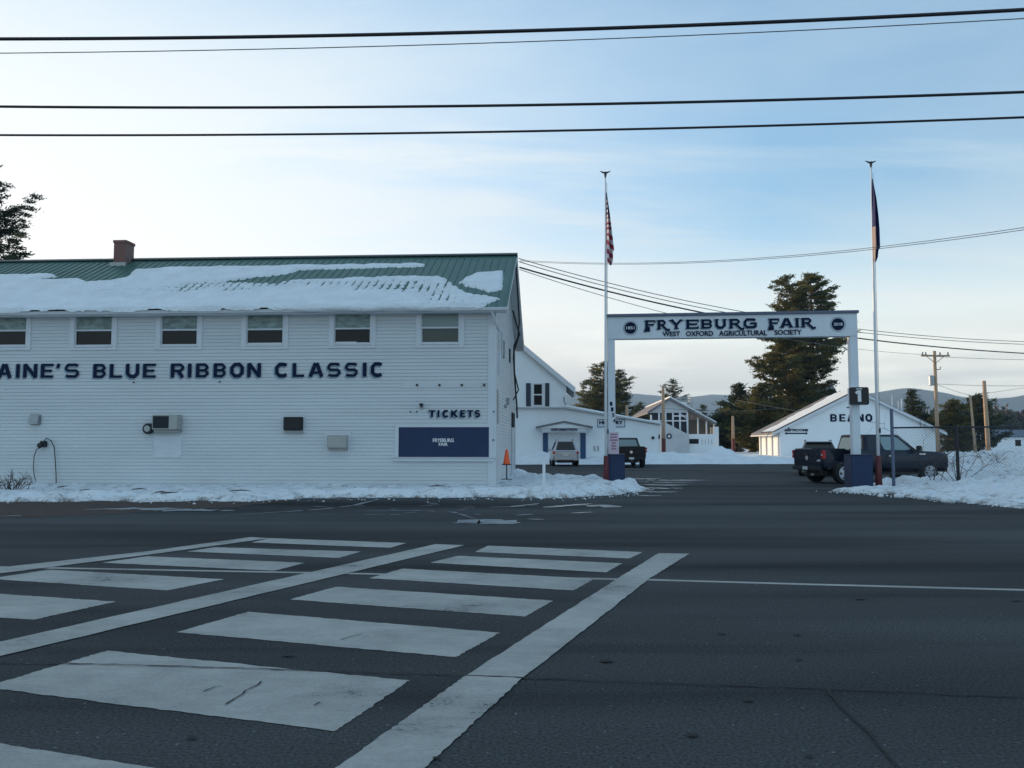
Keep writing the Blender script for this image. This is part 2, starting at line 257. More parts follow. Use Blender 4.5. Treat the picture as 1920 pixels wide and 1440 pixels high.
class MB:
    def __init__(s): s.v = []; s.f = []; s.m = []
    def add(s, vs, fs, mi=0):
        b = len(s.v); s.v += [tuple(v) for v in vs]; s.f += [tuple(b + i for i in f) for f in fs]; s.m += [mi] * len(fs); return s
    def box(s, x0, x1, y0, y1, z0, z1, mi=0):
        return s.add([(x0, y0, z0), (x1, y0, z0), (x1, y1, z0), (x0, y1, z0), (x0, y0, z1), (x1, y0, z1), (x1, y1, z1), (x0, y1, z1)],
                     [(0, 3, 2, 1), (4, 5, 6, 7), (0, 1, 5, 4), (1, 2, 6, 5), (2, 3, 7, 6), (3, 0, 4, 7)], mi)
    def hexa(s, p, mi=0):   # 8 points: bottom ring 0-3, top ring 4-7
        return s.add(p, [(0, 3, 2, 1), (4, 5, 6, 7), (0, 1, 5, 4), (1, 2, 6, 5), (2, 3, 7, 6), (3, 0, 4, 7)], mi)
    def quad(s, a, b, c, d, mi=0): return s.add([a, b, c, d], [(0, 1, 2, 3)], mi)
    def prism_xz(s, pts, y0, y1, mi=0):  # polygon in xz (counter-clockwise seen from -y), thickness y0..y1
        n = len(pts); vs = [(x, y0, z) for x, z in pts] + [(x, y1, z) for x, z in pts]
        fs = [tuple(range(n)), tuple(range(2 * n - 1, n - 1, -1))] + [(i, i + n, (i + 1) % n + n, (i + 1) % n) for i in range(n)]
        return s.add(vs, fs, mi)
    def prism_yz(s, pts, x0, x1, mi=0):
        n = len(pts); vs = [(x0, y, z) for y, z in pts] + [(x1, y, z) for y, z in pts]
        fs = [tuple(range(n - 1, -1, -1)), tuple(range(n, 2 * n))] + [(i, (i + 1) % n, (i + 1) % n + n, i + n) for i in range(n)]
        return s.add(vs, fs, mi)
    def tube(s, pts, rad, n=6, mi=0, cap=True):
        pts = [Vector(p) for p in pts]
        if not hasattr(rad, '__len__'): rad = [rad] * len(pts)
        b = len(s.v); up = Vector((0, 0, 1)); prev = None
        for i, p in enumerate(pts):
            d = (pts[min(i + 1, len(pts) - 1)] - pts[max(i - 1, 0)])
            if d.length < 1e-9: d = Vector((0, 0, 1))
            d.normalize()
            if prev is None:
                a = d.cross(up) if abs(d.z) < 0.95 else d.cross(Vector((1, 0, 0)))
            else: a = prev - d * prev.dot(d)
            a.normalize(); prev = a; c = d.cross(a)
            for k in range(n):
                t = 2 * math.pi * k / n; s.v.append(tuple(p + (a * math.cos(t) + c * math.sin(t)) * rad[i]))
        for i in range(len(pts) - 1):
            for k in range(n):
                s.f.append((b + i * n + k, b + i * n + (k + 1) % n, b + (i + 1) * n + (k + 1) % n, b + (i + 1) * n + k)); s.m.append(mi)
        if cap:
            s.f.append(tuple(b + k for k in range(n - 1, -1, -1))); s.m.append(mi)
            e = b + (len(pts) - 1) * n; s.f.append(tuple(e + k for k in range(n))); s.m.append(mi)
        return s
    def lathe(s, prof, n=16, c=(0, 0, 0), mi=0, axis='z'):
        b = len(s.v)
        for r, h in prof:
            for k in range(n):
                t = 2 * math.pi * k / n; u, w = r * math.cos(t), r * math.sin(t)
                if axis == 'z': s.v.append((c[0] + u, c[1] + w, c[2] + h))
                elif axis == 'y': s.v.append((c[0] + u, c[1] + h, c[2] - w))
                else: s.v.append((c[0] + h, c[1] + u, c[2] + w))
        m = len(prof)
        for i in range(m - 1):
            for k in range(n):
                s.f.append((b + i * n + k, b + i * n + (k + 1) % n, b + (i + 1) * n + (k + 1) % n, b + (i + 1) * n + k)); s.m.append(mi)
        s.f.append(tuple(b + k for k in range(n - 1, -1, -1))); s.m.append(mi)
        s.f.append(tuple(b + (m - 1) * n + k for k in range(n))); s.m.append(mi)
        return s
    def build(s, name, mats, parent=None, smooth=False, bevel=0, subsurf=0):
        me = bpy.data.meshes.new(name); me.from_pydata(s.v, [], s.f)
        if not isinstance(mats, (list, tuple)): mats = [mats]
        for m in mats: me.materials.append(m)
        if len(mats) > 1: me.polygons.foreach_set('material_index', s.m)
        if smooth: me.polygons.foreach_set('use_smooth', [True] * len(s.f))
        me.update(); o = bpy.data.objects.new(name, me); COL.objects.link(o)
        if parent: o.parent = parent
        if bevel:
            bm = bmesh.new(); bm.from_mesh(me); bmesh.ops.remove_doubles(bm, verts=bm.verts, dist=1e-5)
            bmesh.ops.bevel(bm, geom=[e for e in bm.edges if e.is_manifold and e.calc_face_angle(0) > 0.35], offset=bevel, segments=2, affect='EDGES', clamp_overlap=True)
            bm.to_mesh(me); bm.free()
        return o

# smooth value noise (numpy)
_rng = np.random.RandomState(3); _T = _rng.rand(256, 256)
def vnoise(x, y, s=1.0, o=0):
    x = np.asarray(x, float) * s + 17.3 + o * 31.7; y = np.asarray(y, float) * s + 5.1 + o * 13.9
    xi = np.floor(x).astype(int); yi = np.floor(y).astype(int); fx = x - xi; fy = y - yi
    fx = fx * fx * (3 - 2 * fx); fy = fy * fy * (3 - 2 * fy)
    g = lambda a, b: _T[a % 256, b % 256]
    return (g(xi, yi) * (1 - fx) + g(xi + 1, yi) * fx) * (1 - fy) + (g(xi, yi + 1) * (1 - fx) + g(xi + 1, yi + 1) * fx) * fy
def fbm(x, y, s=1.0, o=0, n=4):
    t = 0; a = 0.5
    for i in range(n): t = t + a * (vnoise(x, y, s * 2 ** i, o + i) - 0.5); a *= 0.55
    return t * 2
def poly_sdf(X, Y, poly):   # positive inside
    P = np.array(poly); d = np.full(X.shape, 1e9); ins = np.zeros(X.shape, bool)
    for i in range(len(P)):
        a = P[i]; b = P[(i + 1) % len(P)]; e = b - a; wx = X - a[0]; wy = Y - a[1]
        t = np.clip((wx * e[0] + wy * e[1]) / max(e @ e, 1e-12), 0, 1)
        d = np.minimum(d, np.hypot(wx - e[0] * t, wy - e[1] * t))
        c = ((a[1] > Y) != (b[1] > Y)) & (X < (b[0] - a[0]) * (Y - a[1]) / (b[1] - a[1] + 1e-12) + a[0])
        ins ^= c
    return np.where(ins, d, -d)
def grid_mesh(name, X, Y, Z, keep, m, parent=None, smooth=True):
    ny, nx = X.shape; idx = -np.ones(X.shape, int)
    q = np.zeros((ny - 1, nx - 1), bool)
    q = keep[:-1, :-1] | keep[1:, :-1] | keep[:-1, 1:] | keep[1:, 1:]
    used = np.zeros(X.shape, bool)
    used[:-1, :-1] |= q; used[1:, :-1] |= q; used[:-1, 1:] |= q; used[1:, 1:] |= q
    idx[used] = np.arange(used.sum())
    vs = np.stack([X[used], Y[used], Z[used]], 1).tolist()
    j, i = np.nonzero(q)
    fs = np.stack([idx[j, i], idx[j, i + 1], idx[j + 1, i + 1], idx[j + 1, i]], 1).tolist()
    b = MB(); b.v = vs; b.f = fs; b.m = [0] * len(fs)
    return b.build(name, m, parent, smooth=smooth)

# ------------------------------------------------------------------ lettering
def stroke(path, w, closed=False):
    """mitred strip polygon pieces along a path in 2D -> list of quads sharing mitres"""
    P = [Vector((p[0], p[1])) for p in path]; n = len(P); L_ = []; R_ = []
    for i in range(n):
        if closed: a = P[(i - 1) % n]; c = P[(i + 1) % n]
        else: a = P[max(i - 1, 0)]; c = P[min(i + 1, n - 1)]
        p = P[i]; d1 = (p - a); d2 = (c - p)
        if d1.length < 1e-9: d1 = d2.copy()
        if d2.length < 1e-9: d2 = d1.copy()
        d1.normalize(); d2.normalize(); n1 = Vector((-d1.y, d1.x)); n2 = Vector((-d2.y, d2.x)); m = n1 + n2
        if m.length < 1e-6: m = n1
        m.normalize(); k = min(1.6, 1 / max(0.3, m.dot(n1))); L_.append(p + m * (w / 2 * k)); R_.append(p - m * (w / 2 * k))
    out = []
    for i in range(n if closed else n - 1):
        j = (i + 1) % n; out.append([tuple(R_[i]), tuple(R_[j]), tuple(L_[j]), tuple(L_[i])])
    return out
def glyph(ch, W, H, t, serif=0, th=None):
    """polygons (convex) of a heavy block letter in a W x H cell; t = stem, th = bar thickness"""
    th = th or t * 0.8; a = t / 2; h = th / 2; c = min(W, H) * 0.22; out = []
    S = lambda path, w=t, cl=False: out.extend(stroke(path, w, cl))
    def bowl(x0, x1, y0, y1):
        S([(x0, y1), (x1 - c * .8, y1), (x1, y1 - c * .8), (x1, y0 + c * .8), (x1 - c * .8, y0), (x0, y0)], th * 1.1)
    T, B, Lx, Rx, Mx, My = H - h, h, a, W - a, W / 2, H / 2
    if ch == 'A': S([(a * .9, 0), (Mx - t * .18, H)]); S([(W - a * .9, 0), (Mx + t * .18, H)]); S([(W * .22, H * .3), (W * .78, H * .3)], th)
    elif ch == 'B': S([(Lx, 0), (Lx, H)]); bowl(a, Rx - t * .08, My, T); bowl(a, Rx, B, My)
    elif ch == 'C': S([(W, H * .70), (Rx, T - .4 * c), (Rx - c * .9, T), (Lx + c, T), (Lx, T - c), (Lx, B + c), (Lx + c, B), (Rx - c * .9, B), (Rx, B + .4 * c), (W, H * .30)][1:-1], t * .95)
    elif ch == 'G': S([(Rx, T - .4 * c), (Rx - c * .9, T), (Lx + c, T), (Lx, T - c), (Lx, B + c), (Lx + c, B), (Rx - c * .5, B), (Rx, B + .4 * c), (Rx, My)], t * .9); S([(Mx, My), (W, My)], th)
    elif ch == 'E': S([(Lx, 0), (Lx, H)]); S([(a, T), (W, T)], th); S([(a, My), (W * .88, My)], th); S([(a, B), (W, B)], th)
    elif ch == 'F': S([(Lx, 0), (Lx, H)]); S([(a, T), (W, T)], th); S([(a, My), (W * .85, My)], th)
    elif ch == 'I': S([(Mx, 0), (Mx, H)])
    elif ch == 'K': S([(Lx, 0), (Lx, H)]); S([(a, H * .42), (Rx, H)]); S([(W * .38, H * .55), (Rx, 0)])
    elif ch == 'L': S([(Lx, 0), (Lx, H)]); S([(a, B), (W, B)], th)
    elif ch == 'M': S([(Lx, 0), (Lx, H)]); S([(Rx, 0), (Rx, H)]); S([(Lx, H), (Mx, H * .3)], t * .9); S([(Rx, H), (Mx, H * .3)], t * .9)
    elif ch == 'N': S([(Lx, 0), (Lx, H)]); S([(Rx, 0), (Rx, H)]); S([(Lx, H * .97), (Rx, H * .03)], t * .95)
    elif ch == 'O': S([(Lx, T - c), (Lx, B + c), (Lx + c, B), (Rx - c, B), (Rx, B + c), (Rx, T - c), (Rx - c, T), (Lx + c, T)], t * .95, True)
    elif ch == 'R':
        S([(Lx, 0), (Lx, H)]); bowl(a, Rx, My * .95, T)
        if serif: S([(Mx, My * .95), (Rx + t * .1, H * .1), (Rx + t * .9, -H * .12), (Rx + t * 1.9, -H * .05)], t * .8)
        else: S([(Mx, My), (Rx, 0)])
    elif ch == 'S': S([(Rx, T - .35 * c), (Rx - c * .7, T), (Lx + c * .7, T), (Lx, T - c * .7), (Lx, My + c * .5), (Lx + c * .6, My), (Rx - c * .6, My), (Rx, My - c * .5), (Rx, B + c * .7), (Rx - c * .7, B), (Lx + c * .7, B), (Lx, B + .35 * c)], th * 1.1)
    elif ch == 'T': S([(Mx, 0), (Mx, H)]); S([(0, T), (W, T)], th)
    elif ch == 'U': S([(Lx, H), (Lx, B + c), (Lx + c, B), (Rx - c, B), (Rx, B + c), (Rx, H)], t * .95)
    elif ch == 'Y': S([(Mx, 0), (Mx, My * .95)]); S([(a, H), (Mx, My * .9)], t * .95); S([(W - a, H), (Mx, My * .9)], t * .8)
    elif ch == '1': S([(Mx + t * .2, 0), (Mx + t * .2, H)]); S([(Mx, H * .92), (W * .12, H * .74)], th)
    elif ch == "'": S([(Mx + t * .15, H), (Mx - t * .1, H * .68)], t * .8)
    if serif:
        s = serif; e = t * .38; q = th * .5
        def foot(x, y): out.append([(x - a - e, y), (x + a + e, y), (x + a + e, y + q), (x - a - e, y + q)])
        if ch in 'FREBI': foot(Lx if ch != 'I' else Mx, 0); foot(Lx if ch != 'I' else Mx, H - q)
        if ch in 'U': foot(Lx, H - q); foot(Rx, H - q)
        if ch == 'Y': foot(Mx, 0); foot(a, H - q); foot(W - a, H - q)
        if ch == 'A': foot(a, 0); foot(W - a, 0)
        if ch in 'EFT': out.append([(W - q, H - th * 1.9), (W, H - th * 1.9), (W, H), (W - q, H)])
        if ch == 'E': out.append([(W - q, 0), (W, 0), (W, th * 1.9), (W - q, th * 1.9)])
    return out
def letters(name, m, parent, spans, z0, H, t, yfront, depth=0.03, serif=0, th=None, drop=None, skew=0):
    """spans: list of (char, x0, x1); front at local y = yfront (towards -y)"""
    b = MB(); k = 0
    for ch, x0, x1 in spans:
        for poly in glyph(ch, x1 - x0, H, t, serif, th):
            k += 1; e = (k % 9) * 0.0012
            pts = [(x0 + p[0] + skew * p[1], z0 + p[1]) for p in poly]
            area = sum(pts[i][0] * pts[(i + 1) % len(pts)][1] - pts[(i + 1) % len(pts)][0] * pts[i][1] for i in range(len(pts)))
            if area < 0: pts = pts[::-1]
            b.prism_xz(pts, yfront - e, yfront + depth)
    return b.build(name, m, parent)
def spread(text, x0, x1, widths=None, gap=0.18):
    """spaces letters of text in x0..x1"""
    w = [{'I': .5, "'": .4, ' ': .6, 'M': 1.25, '1': .6}.get(c, 1.0) for c in text]; tot = sum(w) + gap * (len(text) - 1); k = (x1 - x0) / tot
    x = x0; out = []
    for c, ww in zip(text, w):
        if c != ' ': out.append((c, x, x + ww * k))
        x += (ww + gap) * k
    return out
def text_mesh(name, s, x0, x1, z0, z1, yfront, m, parent, bold=0.02, depth=0.02):
    cu = bpy.data.curves.new(name, 'FONT'); cu.body = s; cu.size = 1; cu.offset = bold; cu.extrude = 0.02
    cu.resolution_u = 3
    o = bpy.data.objects.new(name, cu); COL.objects.link(o); bpy.context.view_layer.update()
    dg = bpy.context.evaluated_depsgraph_get(); me = bpy.data.meshes.new_from_object(o.evaluated_get(dg))
    bpy.data.objects.remove(o); bpy.data.curves.remove(cu)
    n = len(me.vertices); co = np.empty(n * 3); me.vertices.foreach_get('co', co); co = co.reshape(-1, 3)
    mn = co.min(0); mx = co.max(0); r = (co - mn) / np.maximum(mx - mn, 1e-6)
    new = np.stack([x0 + r[:, 0] * (x1 - x0), yfront + depth * (1 - r[:, 2]), z0 + r[:, 1] * (z1 - z0)], 1)
    me.vertices.foreach_set('co', new.ravel()); me.materials.clear(); me.materials.append(m); me.update(); me.name = name
    ob = bpy.data.objects.new(name, me); COL.objects.link(ob); ob.parent = parent
    return ob

class Frame:
    """a building frame: origin + yaw; converts photo pixels to local coordinates on its front plane"""
    def __init__(s, org, yaw): s.o = Vector(org); s.yaw = yaw; s.c = math.cos(yaw); s.s = math.sin(yaw)
    def loc(s, p): d = Vector(p) - s.o; return Vector((d.x * s.c + d.y * s.s, -d.x * s.s + d.y * s.c, d.z))
    def front(s, px, py, y=0.0):
        d = ray(px, py); lc = s.loc(CAM); ld_ = Vector((d.x * s.c + d.y * s.s, -d.x * s.s + d.y * s.c, d.z))
        p = lc + ld_ * ((y - lc.y) / ld_.y); return p.x, p.z
    def plane(s, px, py, p0, n):
        d = ray(px, py); lc = s.loc(CAM); l = Vector((d.x * s.c + d.y * s.s, -d.x * s.s + d.y * s.c, d.z)); n = Vector(n)
        return lc + l * ((Vector(p0) - lc).dot(n) / l.dot(n))

# ================================================================== GROUND
def build_ground():
    b = MB(); S = 9000
    xs = [-S, -400, -120, -60, 60, 120, 400, S]; ys = [-200, -60, 20, 60, 130, 300, 1000, S]
    for j in range(len(ys)):
        for i in range(len(xs)): b.v.append((xs[i], ys[j], -0.06))
    for j in range(len(ys) - 1):
        for i in range(len(xs) - 1):
            k = j * len(xs) + i; b.f.append((k, k + 1, k + 1 + len(xs), k + len(xs))); b.m.append(0)
    tag(b.build('snow_field', M['field_snow']), kind='structure')
    MB().quad((-90, -40, 0), (90, -40, 0), (90, 66, 0), (-90, 66, 0)).build('asphalt_road', M['asphalt'])['kind'] = 'structure'
    # markings
    z = 0.004
    quads = [[(200, 1220), (768, 1276), (628, 1371), (-30, 1288)], [(465, 1147), (937, 1186), (855, 1232), (332, 1185)],
             [(630, 1100), (1037, 1126), (985, 1156), (543, 1124)], [(755, 1066), (1115, 1085), (1075, 1107), (692, 1084)],
             [(858, 1042), (1167, 1056), (1137, 1073), (806, 1055)], [(915, 1023), (1205, 1035), (1180, 1047), (890, 1035)],
             [(-180, 1365), (700, 1505), (500, 1640), (-500, 1500)],
             [(94, 1068), (420, 1086), (313, 1107), (-22, 1085)], [(277, 1043), (572, 1055), (515, 1070), (191, 1055)],
             [(402, 1026), (677, 1034), (635, 1046), (350, 1034)], [(505, 1009), (762, 1018), (732, 1027), (472, 1017)],
             [(-80, 1108), (217, 1128), (62, 1162), (-220, 1142)], [(-900, 1150), (-420, 1180), (-700, 1300), (-1200, 1250)]]
    b = MB(); rnd = random.Random(5)
    def edge_pts(A, B, n, j):
        return [A.lerp(B, i / n) + Vector((rnd.uniform(-j, j), rnd.uniform(-j, j), 0)) for i in range(n)]
    def patch(px):
        P = [gnd(*p, z) for p in px]; pts = []
        for i in range(4): pts += edge_pts(P[i], P[(i + 1) % 4], 40, 0.009)
        b.add(pts, [tuple(range(len(pts)))[::-1]])
    for q in quads: patch(q)
    def strip(Lp, Rp):
        A = [gnd(*p, z + .004) for p in Lp]; B = [gnd(*p, z + .004) for p in Rp]; V = []; n = 40
        for arr in (A, B):
            o = []
            for i in range(len(arr) - 1): o += edge_pts(arr[i], arr[i + 1], n, 0.007)
            o.append(arr[-1]); V.append(o)
        for i in range(len(V[0]) - 1): b.quad(V[0][i], V[0][i + 1], V[1][i + 1], V[1][i])
    strip([(-600, 1338), (0, 1203), (817, 1020)][::-1], [(-600, 1373), (0, 1230), (872, 1022)][::-1])
    strip([(1235, 1037), (1160, 1083), (868, 1270), (630, 1440), (400, 1600)], [(1293, 1038), (1220, 1083), (975, 1275), (795, 1440), (620, 1600)])
    strip([(470, 1007), (280, 1033), (0, 1064), (-400, 1105)], [(505, 1009), (300, 1037), (0, 1075), (-400, 1122)])
    b.build('crosswalk_marking', M['paint'])['kind'] = 'structure'
    b = MB(); z2 = 0.002
    pl = [(-300, 1058), (0, 1063), (540, 1073), (650, 1075), (1115, 1085), (1220, 1087), (1500, 1095), (1920, 1106), (2400, 1120)]
    C = [gnd(*p, z2) for p in pl]
    for i in range(len(C) - 1):
        d = (C[i + 1] - C[i]).normalized(); nrm = Vector((-d.y, d.x, 0)) * 0.055
        b.quad(C[i] - nrm, C[i + 1] - nrm, C[i + 1] + nrm, C[i] + nrm)
    b.build('edge_line_marking', M['paint'])['kind'] = 'structure'
    # cracks
    b = MB()
    def crack(pl, w, seed):
        r = random.Random(seed); C = [gnd(*p, 0.011) for p in pl]; pts = []
        for i in range(len(C) - 1):
            n = max(2, int((C[i + 1] - C[i]).length / 0.08))
            for k in range(n):
                p = C[i].lerp(C[i + 1], k / n); p.x += r.uniform(-.012, .012); p.y += r.uniform(-.012, .012); pts.append(p)
        pts.append(C[-1])
        for i in range(len(pts) - 1):
            d = (pts[i + 1] - pts[i]).normalized(); ww = w * r.uniform(.5, 1.2); nr = Vector((-d.y, d.x, 0)) * ww
            b.quad(pts[i] - nr, pts[i + 1] - nr, pts[i + 1] + nr, pts[i] + nr)
    crack([(-200, 1240), (130, 1243), (550, 1255), (870, 1265), (990, 1270), (1550, 1290), (1920, 1306), (2300, 1322)], .009, 1)
    crack([(1552, 1292), (1570, 1318), (1595, 1342), (1640, 1385), (1690, 1445), (1720, 1500)], .009, 2)
    crack([(425, 1320), (455, 1300), (470, 1290), (490, 1277)], .006, 3); crack([(640, 1198), (662, 1192), (680, 1187)], .005, 4)
    crack([(380, 1296), (400, 1288), (415, 1286)], .005, 5); crack([(585, 1323), (600, 1316)], .006, 6)
    b.build('asphalt_crack', M['crack'])['kind'] = 'structure'
    # leaf litter / dirt strip at the left
    def blob(pl, zz, m, name, jit=.05, sub=8):
        r = random.Random(len(pl) + int(abs(pl[0][0]))); C = [gnd(*p, zz) for p in pl]; pts = []
        for i in range(len(C)):
            for k in range(sub):
                p = C[i].lerp(C[(i + 1) % len(C)], k / sub); p.x += r.uniform(-jit, jit); p.y += r.uniform(-jit, jit); pts.append(p)
        bb = MB().add(pts, [tuple(range(len(pts)))[::-1]]); o = bb.build(name, m); o['kind'] = 'structure'; return o
    blob([(-500, 930), (0, 930), (300, 930), (480, 932), (560, 937), (480, 946), (380, 955), (150, 966), (0, 972), (-500, 990)], .004, M['dirt'], 'leaf_litter_strip', .12)
    # slush streaks and thin ice
    b = MB(); r = random.Random(11)
    def streak(pl, w0, w1=None):
        w1 = w1 or w0; C = [gnd(*p, 0.009) for p in pl]; pts = []
        for i in range(len(C) - 1):
            n = max(2, int((C[i + 1] - C[i]).length / 0.15))
            pts += [C[i].lerp(C[i + 1], k / n) for k in range(n)]
        pts.append(C[-1]); prev = None; N_ = len(pts)
        for i in range(N_):
            d = (pts[min(i + 1, N_ - 1)] - pts[max(i - 1, 0)]).normalized(); nr = Vector((-d.y, d.x, 0))
            w = (w0 + (w1 - w0) * i / N_) * max(0.12, math.sin(math.pi * (i + .3) / (N_ + .3))) * r.uniform(.5, 1.2); off = nr * r.uniform(-.3, .3) * w
            a, c = pts[i] - nr * w + off, pts[i] + nr * w + off
            if prev and r.random() > .08: b.quad(prev[0], a, c, prev[1])
            prev = (a, c)
    streak([(160, 955), (260, 953), (330, 956), (440, 957)], .35, .5)
    streak([(400, 968), (600, 955), (660, 948), (715, 935)], .08); streak([(670, 958), (780, 957), (850, 960), (890, 972)], .07)
    streak([(850, 981), (900, 977), (970, 981)], .45, .5); streak([(905, 951), (960, 950), (1010, 944)], .12)
    streak([(1010, 952), (1060, 948), (1110, 944)], .18); streak([(1100, 949), (1130, 948), (1150, 951)], .45)
    streak([(1070, 962), (1110, 960)], .12); streak([(800, 943), (820, 944)], .1); streak([(990, 973), (1020, 974)], .08)
    for y0, x0, x1, w in ((899, 1180, 1330, .35), (903, 1190, 1300, .25), (908, 1200, 1290, .3), (914, 1210, 1280, .3), (921, 1200, 1270, .2), (896, 1170, 1240, .3), (928, 1190, 1240, .15)):
        streak([(x0, y0), ((x0 + x1) / 2, y0 + 1.5), (x1, y0 + 1)], w)
    streak([(0, 968), (40, 966)], .12)
    for i in range(14):
        x = r.uniform(520, 1150); y = r.uniform(945, 968); streak([(x, y), (x + r.uniform(15, 60), y - r.uniform(-2, 3))], .05)
    tag(b.build('slush_streaks', M['slush']), 'thin grey slush and meltwater streaks on the asphalt by the drive entrance', 'slush', kind='stuff')

def snow_bank(name, poly_px, x0, x1, y0, y1, step, hfun, label):
    xs = np.arange(x0, x1, step); ys = np.arange(y0, y1, step); X, Y = np.meshgrid(xs, ys)
    poly = [tuple(gnd(*p)[:2]) if len(p) == 2 else p[:2] for p in poly_px]
    d = poly_sdf(X, Y, poly) + fbm(X, Y, 0.9, 2) * 0.7 + fbm(X, Y, 3.5, 5) * 0.18
    Z = hfun(X, Y, d)
    tag(grid_mesh(name, X, Y, Z, Z > -0.03, M['dirtysnow' if step < .2 else 'snow']), kind='structure')

def W3(x, y): return (x, y, 0)
build_ground()
def h_a(X, Y, d):
    h = np.clip(d * 0.22, -0.1, 0.10) + (fbm(X, Y, 1.4, 8) * 0.09 + fbm(X, Y, 4.5, 9, 3) * 0.06) * np.clip(d * 1.5, 0, 1) + (.12 * np.exp(-((d - .5) / .45) ** 2) + .13 * np.clip((X - .3) / 1.5, 0, 1) * np.clip(d, 0, 1)) * (.5 + vnoise(X, Y, 2.2, 4))
    return h
snow_bank('snow_bank_by_building', [(-900, 952), (0, 941), (480, 939), (560, 934), (700, 934), (940, 933), (1100, 933), (1160, 928), (1195, 922), (1203, 916), (1185, 908), (1140, 908), (1060, 904), (1010, 899), (975, 892), W3(1, 42), W3(-45, 46)], -42, 8, 20, 44, 0.10, h_a, '')
def h_b(X, Y, d):
    rp_ = np.clip((X - 13.2 + .1 * (Y - 28)) / 2.2, 0, 1); h = np.clip(d * 0.35, -0.1, 0.10 + .28 * rp_) + np.clip((X - 15.3) * .15, 0, .50) * np.clip(d * .5, 0, 1) + (fbm(X, Y, 1.1, 18) * (.08 + .24 * rp_) + fbm(X, Y, 3.2, 19, 4) * (.10 + .12 * rp_)) * np.clip(d * 1.2, 0, 1)
    return h
snow_bank('snow_bank_by_fence', [(1550, 921), (1590, 916), (1660, 906), W3(14.5, 31.2), W3(17.5, 33), W3(19.5, 36.5), W3(21, 50), W3(50, 60), W3(60, 30), (2600, 1010), (1920, 951), (1800, 940), (1740, 936), (1660, 928), (1600, 923)], 10, 48, 18, 58, 0.11, h_b, '')
def h_c(X, Y, d):
    h = np.clip(d * 0.25, -0.1, 0.35) + (fbm(X, Y, .5, 28) * 0.45 + fbm(X, Y, 1.6, 29) * 0.3) * np.clip(d * .6, 0, 1) * np.exp(-((Y - 64) / 5.0) ** 2)
    h += (0.95 + .5 * fbm(X, Y, 1.3, 61)) * np.exp(-(((X - 18.0) / 1.35) ** 2 + ((Y - 71.3) / 1.2) ** 2)) + 0.25 * np.exp(-(((X - 15.3) / 1.2) ** 2 + ((Y - 71) / 1.2) ** 2))
    h += 0.6 * np.exp(-(((X - 10.2) / 2.4) ** 2 + ((Y - 63.4) / 1.1) ** 2)) * np.clip(d, 0, 1) + 0.35 * np.exp(-(((X - 1.2) / 2) ** 2 + ((Y - 63) / 1.0) ** 2)) * np.clip(d, 0, 1)
    return h
snow_bank('snow_field_behind_lot', [W3(-30, 62), W3(-2, 60.5), W3(4, 61), W3(14, 62), W3(22, 62.5), W3(30, 58), W3(45, 54), W3(120, 50), W3(120, 120), W3(-30, 120)], -28, 100, 52, 112, 0.4, h_c, '')

# clods of snow at the kerb
rc = random.Random(21)
for i, (px, py, s) in enumerate([(1652, 932, .10), (1686, 934, .14), (1733, 937, .2), (1765, 940, .17), (1778, 943, .19), (1790, 942, .15), (1884, 949, .15), (1905, 951, .13)]):
    bm = bmesh.new(); bmesh.ops.create_icosphere(bm, subdivisions=2, radius=s)
    for v in bm.verts: v.co *= rc.uniform(.75, 1.15); v.co.z *= .6
    me = bpy.data.meshes.new('snow_clod'); bm.to_mesh(me); bm.free(); me.materials.append(M['snow'])
    for p in me.polygons: p.use_smooth = True
    o = bpy.data.objects.new('snow_clod', me); COL.objects.link(o); o.location = gnd(px, py) + Vector((0, 0, s * .35))
    tag(o, 'lump of snow lying on the asphalt along the bank by the chain-link fence', 'snow lump', 'snow lumps at the edge of the bank')

def crumbs():
    r = random.Random(88); b = MB(); lines = [([(480, 941), (560, 937), (700, 937), (940, 936), (1100, 935), (1165, 930), (1205, 921), (1208, 914)], 95), ([(1545, 922), (1600, 925), (1660, 930), (1740, 938), (1800, 942), (1920, 953)], 110), ([(-200, 945), (0, 944), (480, 942)], 20)]
    for pl, n in lines:
        P = [gnd(*p) for p in pl]; L_ = [(P[i + 1] - P[i]).length for i in range(len(P) - 1)]
        for k in range(n):
            t = r.random() * sum(L_); i = 0
            while t > L_[i] and i < len(L_) - 1: t -= L_[i]; i += 1
            p = P[i].lerp(P[i + 1], t / L_[i]) + Vector((r.uniform(-.3, .3), -abs(r.gauss(0, .45)) + .15, 0)); sz = r.uniform(.012, .045) * (1.6 if r.random() < .12 else 1)
            c = p + Vector((0, 0, sz * .4)); q = [Vector((r.uniform(.6, 1.1) * x, r.uniform(.6, 1.1) * y, r.uniform(.4, .8) * z)) * sz for x, y, z in ((1, 0, 0), (0, 1, 0), (-1, 0, 0), (0, -1, 0), (0, 0, 1), (0, 0, -1))]
            b.add([c + w for w in q], [(0, 1, 4), (1, 2, 4), (2, 3, 4), (3, 0, 4), (1, 0, 5), (2, 1, 5), (3, 2, 5), (0, 3, 5)])
    tag(b.build('snow_crumbs', M['snow']), 'small crumbs of ploughed snow scattered along the pavement edges', 'snow crumbs', kind='stuff')
    b = MB()
    for px, py, w, h in ((1138, 1238, 14, 3), (1402, 1312, 9, 2.6), (1297, 1377, 11, 4), (1495, 1189, 7, 1.6), (1497, 1235, 6, 1.8), (1354, 1187, 7, 1.4), (1517, 1416, 8, 2.2), (1612, 1122, 9, 1.4), (540, 1228, 12, 2), (360, 1382, 10, 2.5), (1905, 1125, 9, 1.5), (820, 1420, 9, 2)):
        P = [gnd(px + w * math.cos(a) * r.uniform(.7, 1.2), py + h * math.sin(a) * r.uniform(.7, 1.2), .012) for a in [2 * math.pi * i / 14 for i in range(14)]]
        b.add(P[::-1], [tuple(range(14))[::1]])
    b.build('tar_spots', M['crack'])['kind'] = 'structure'
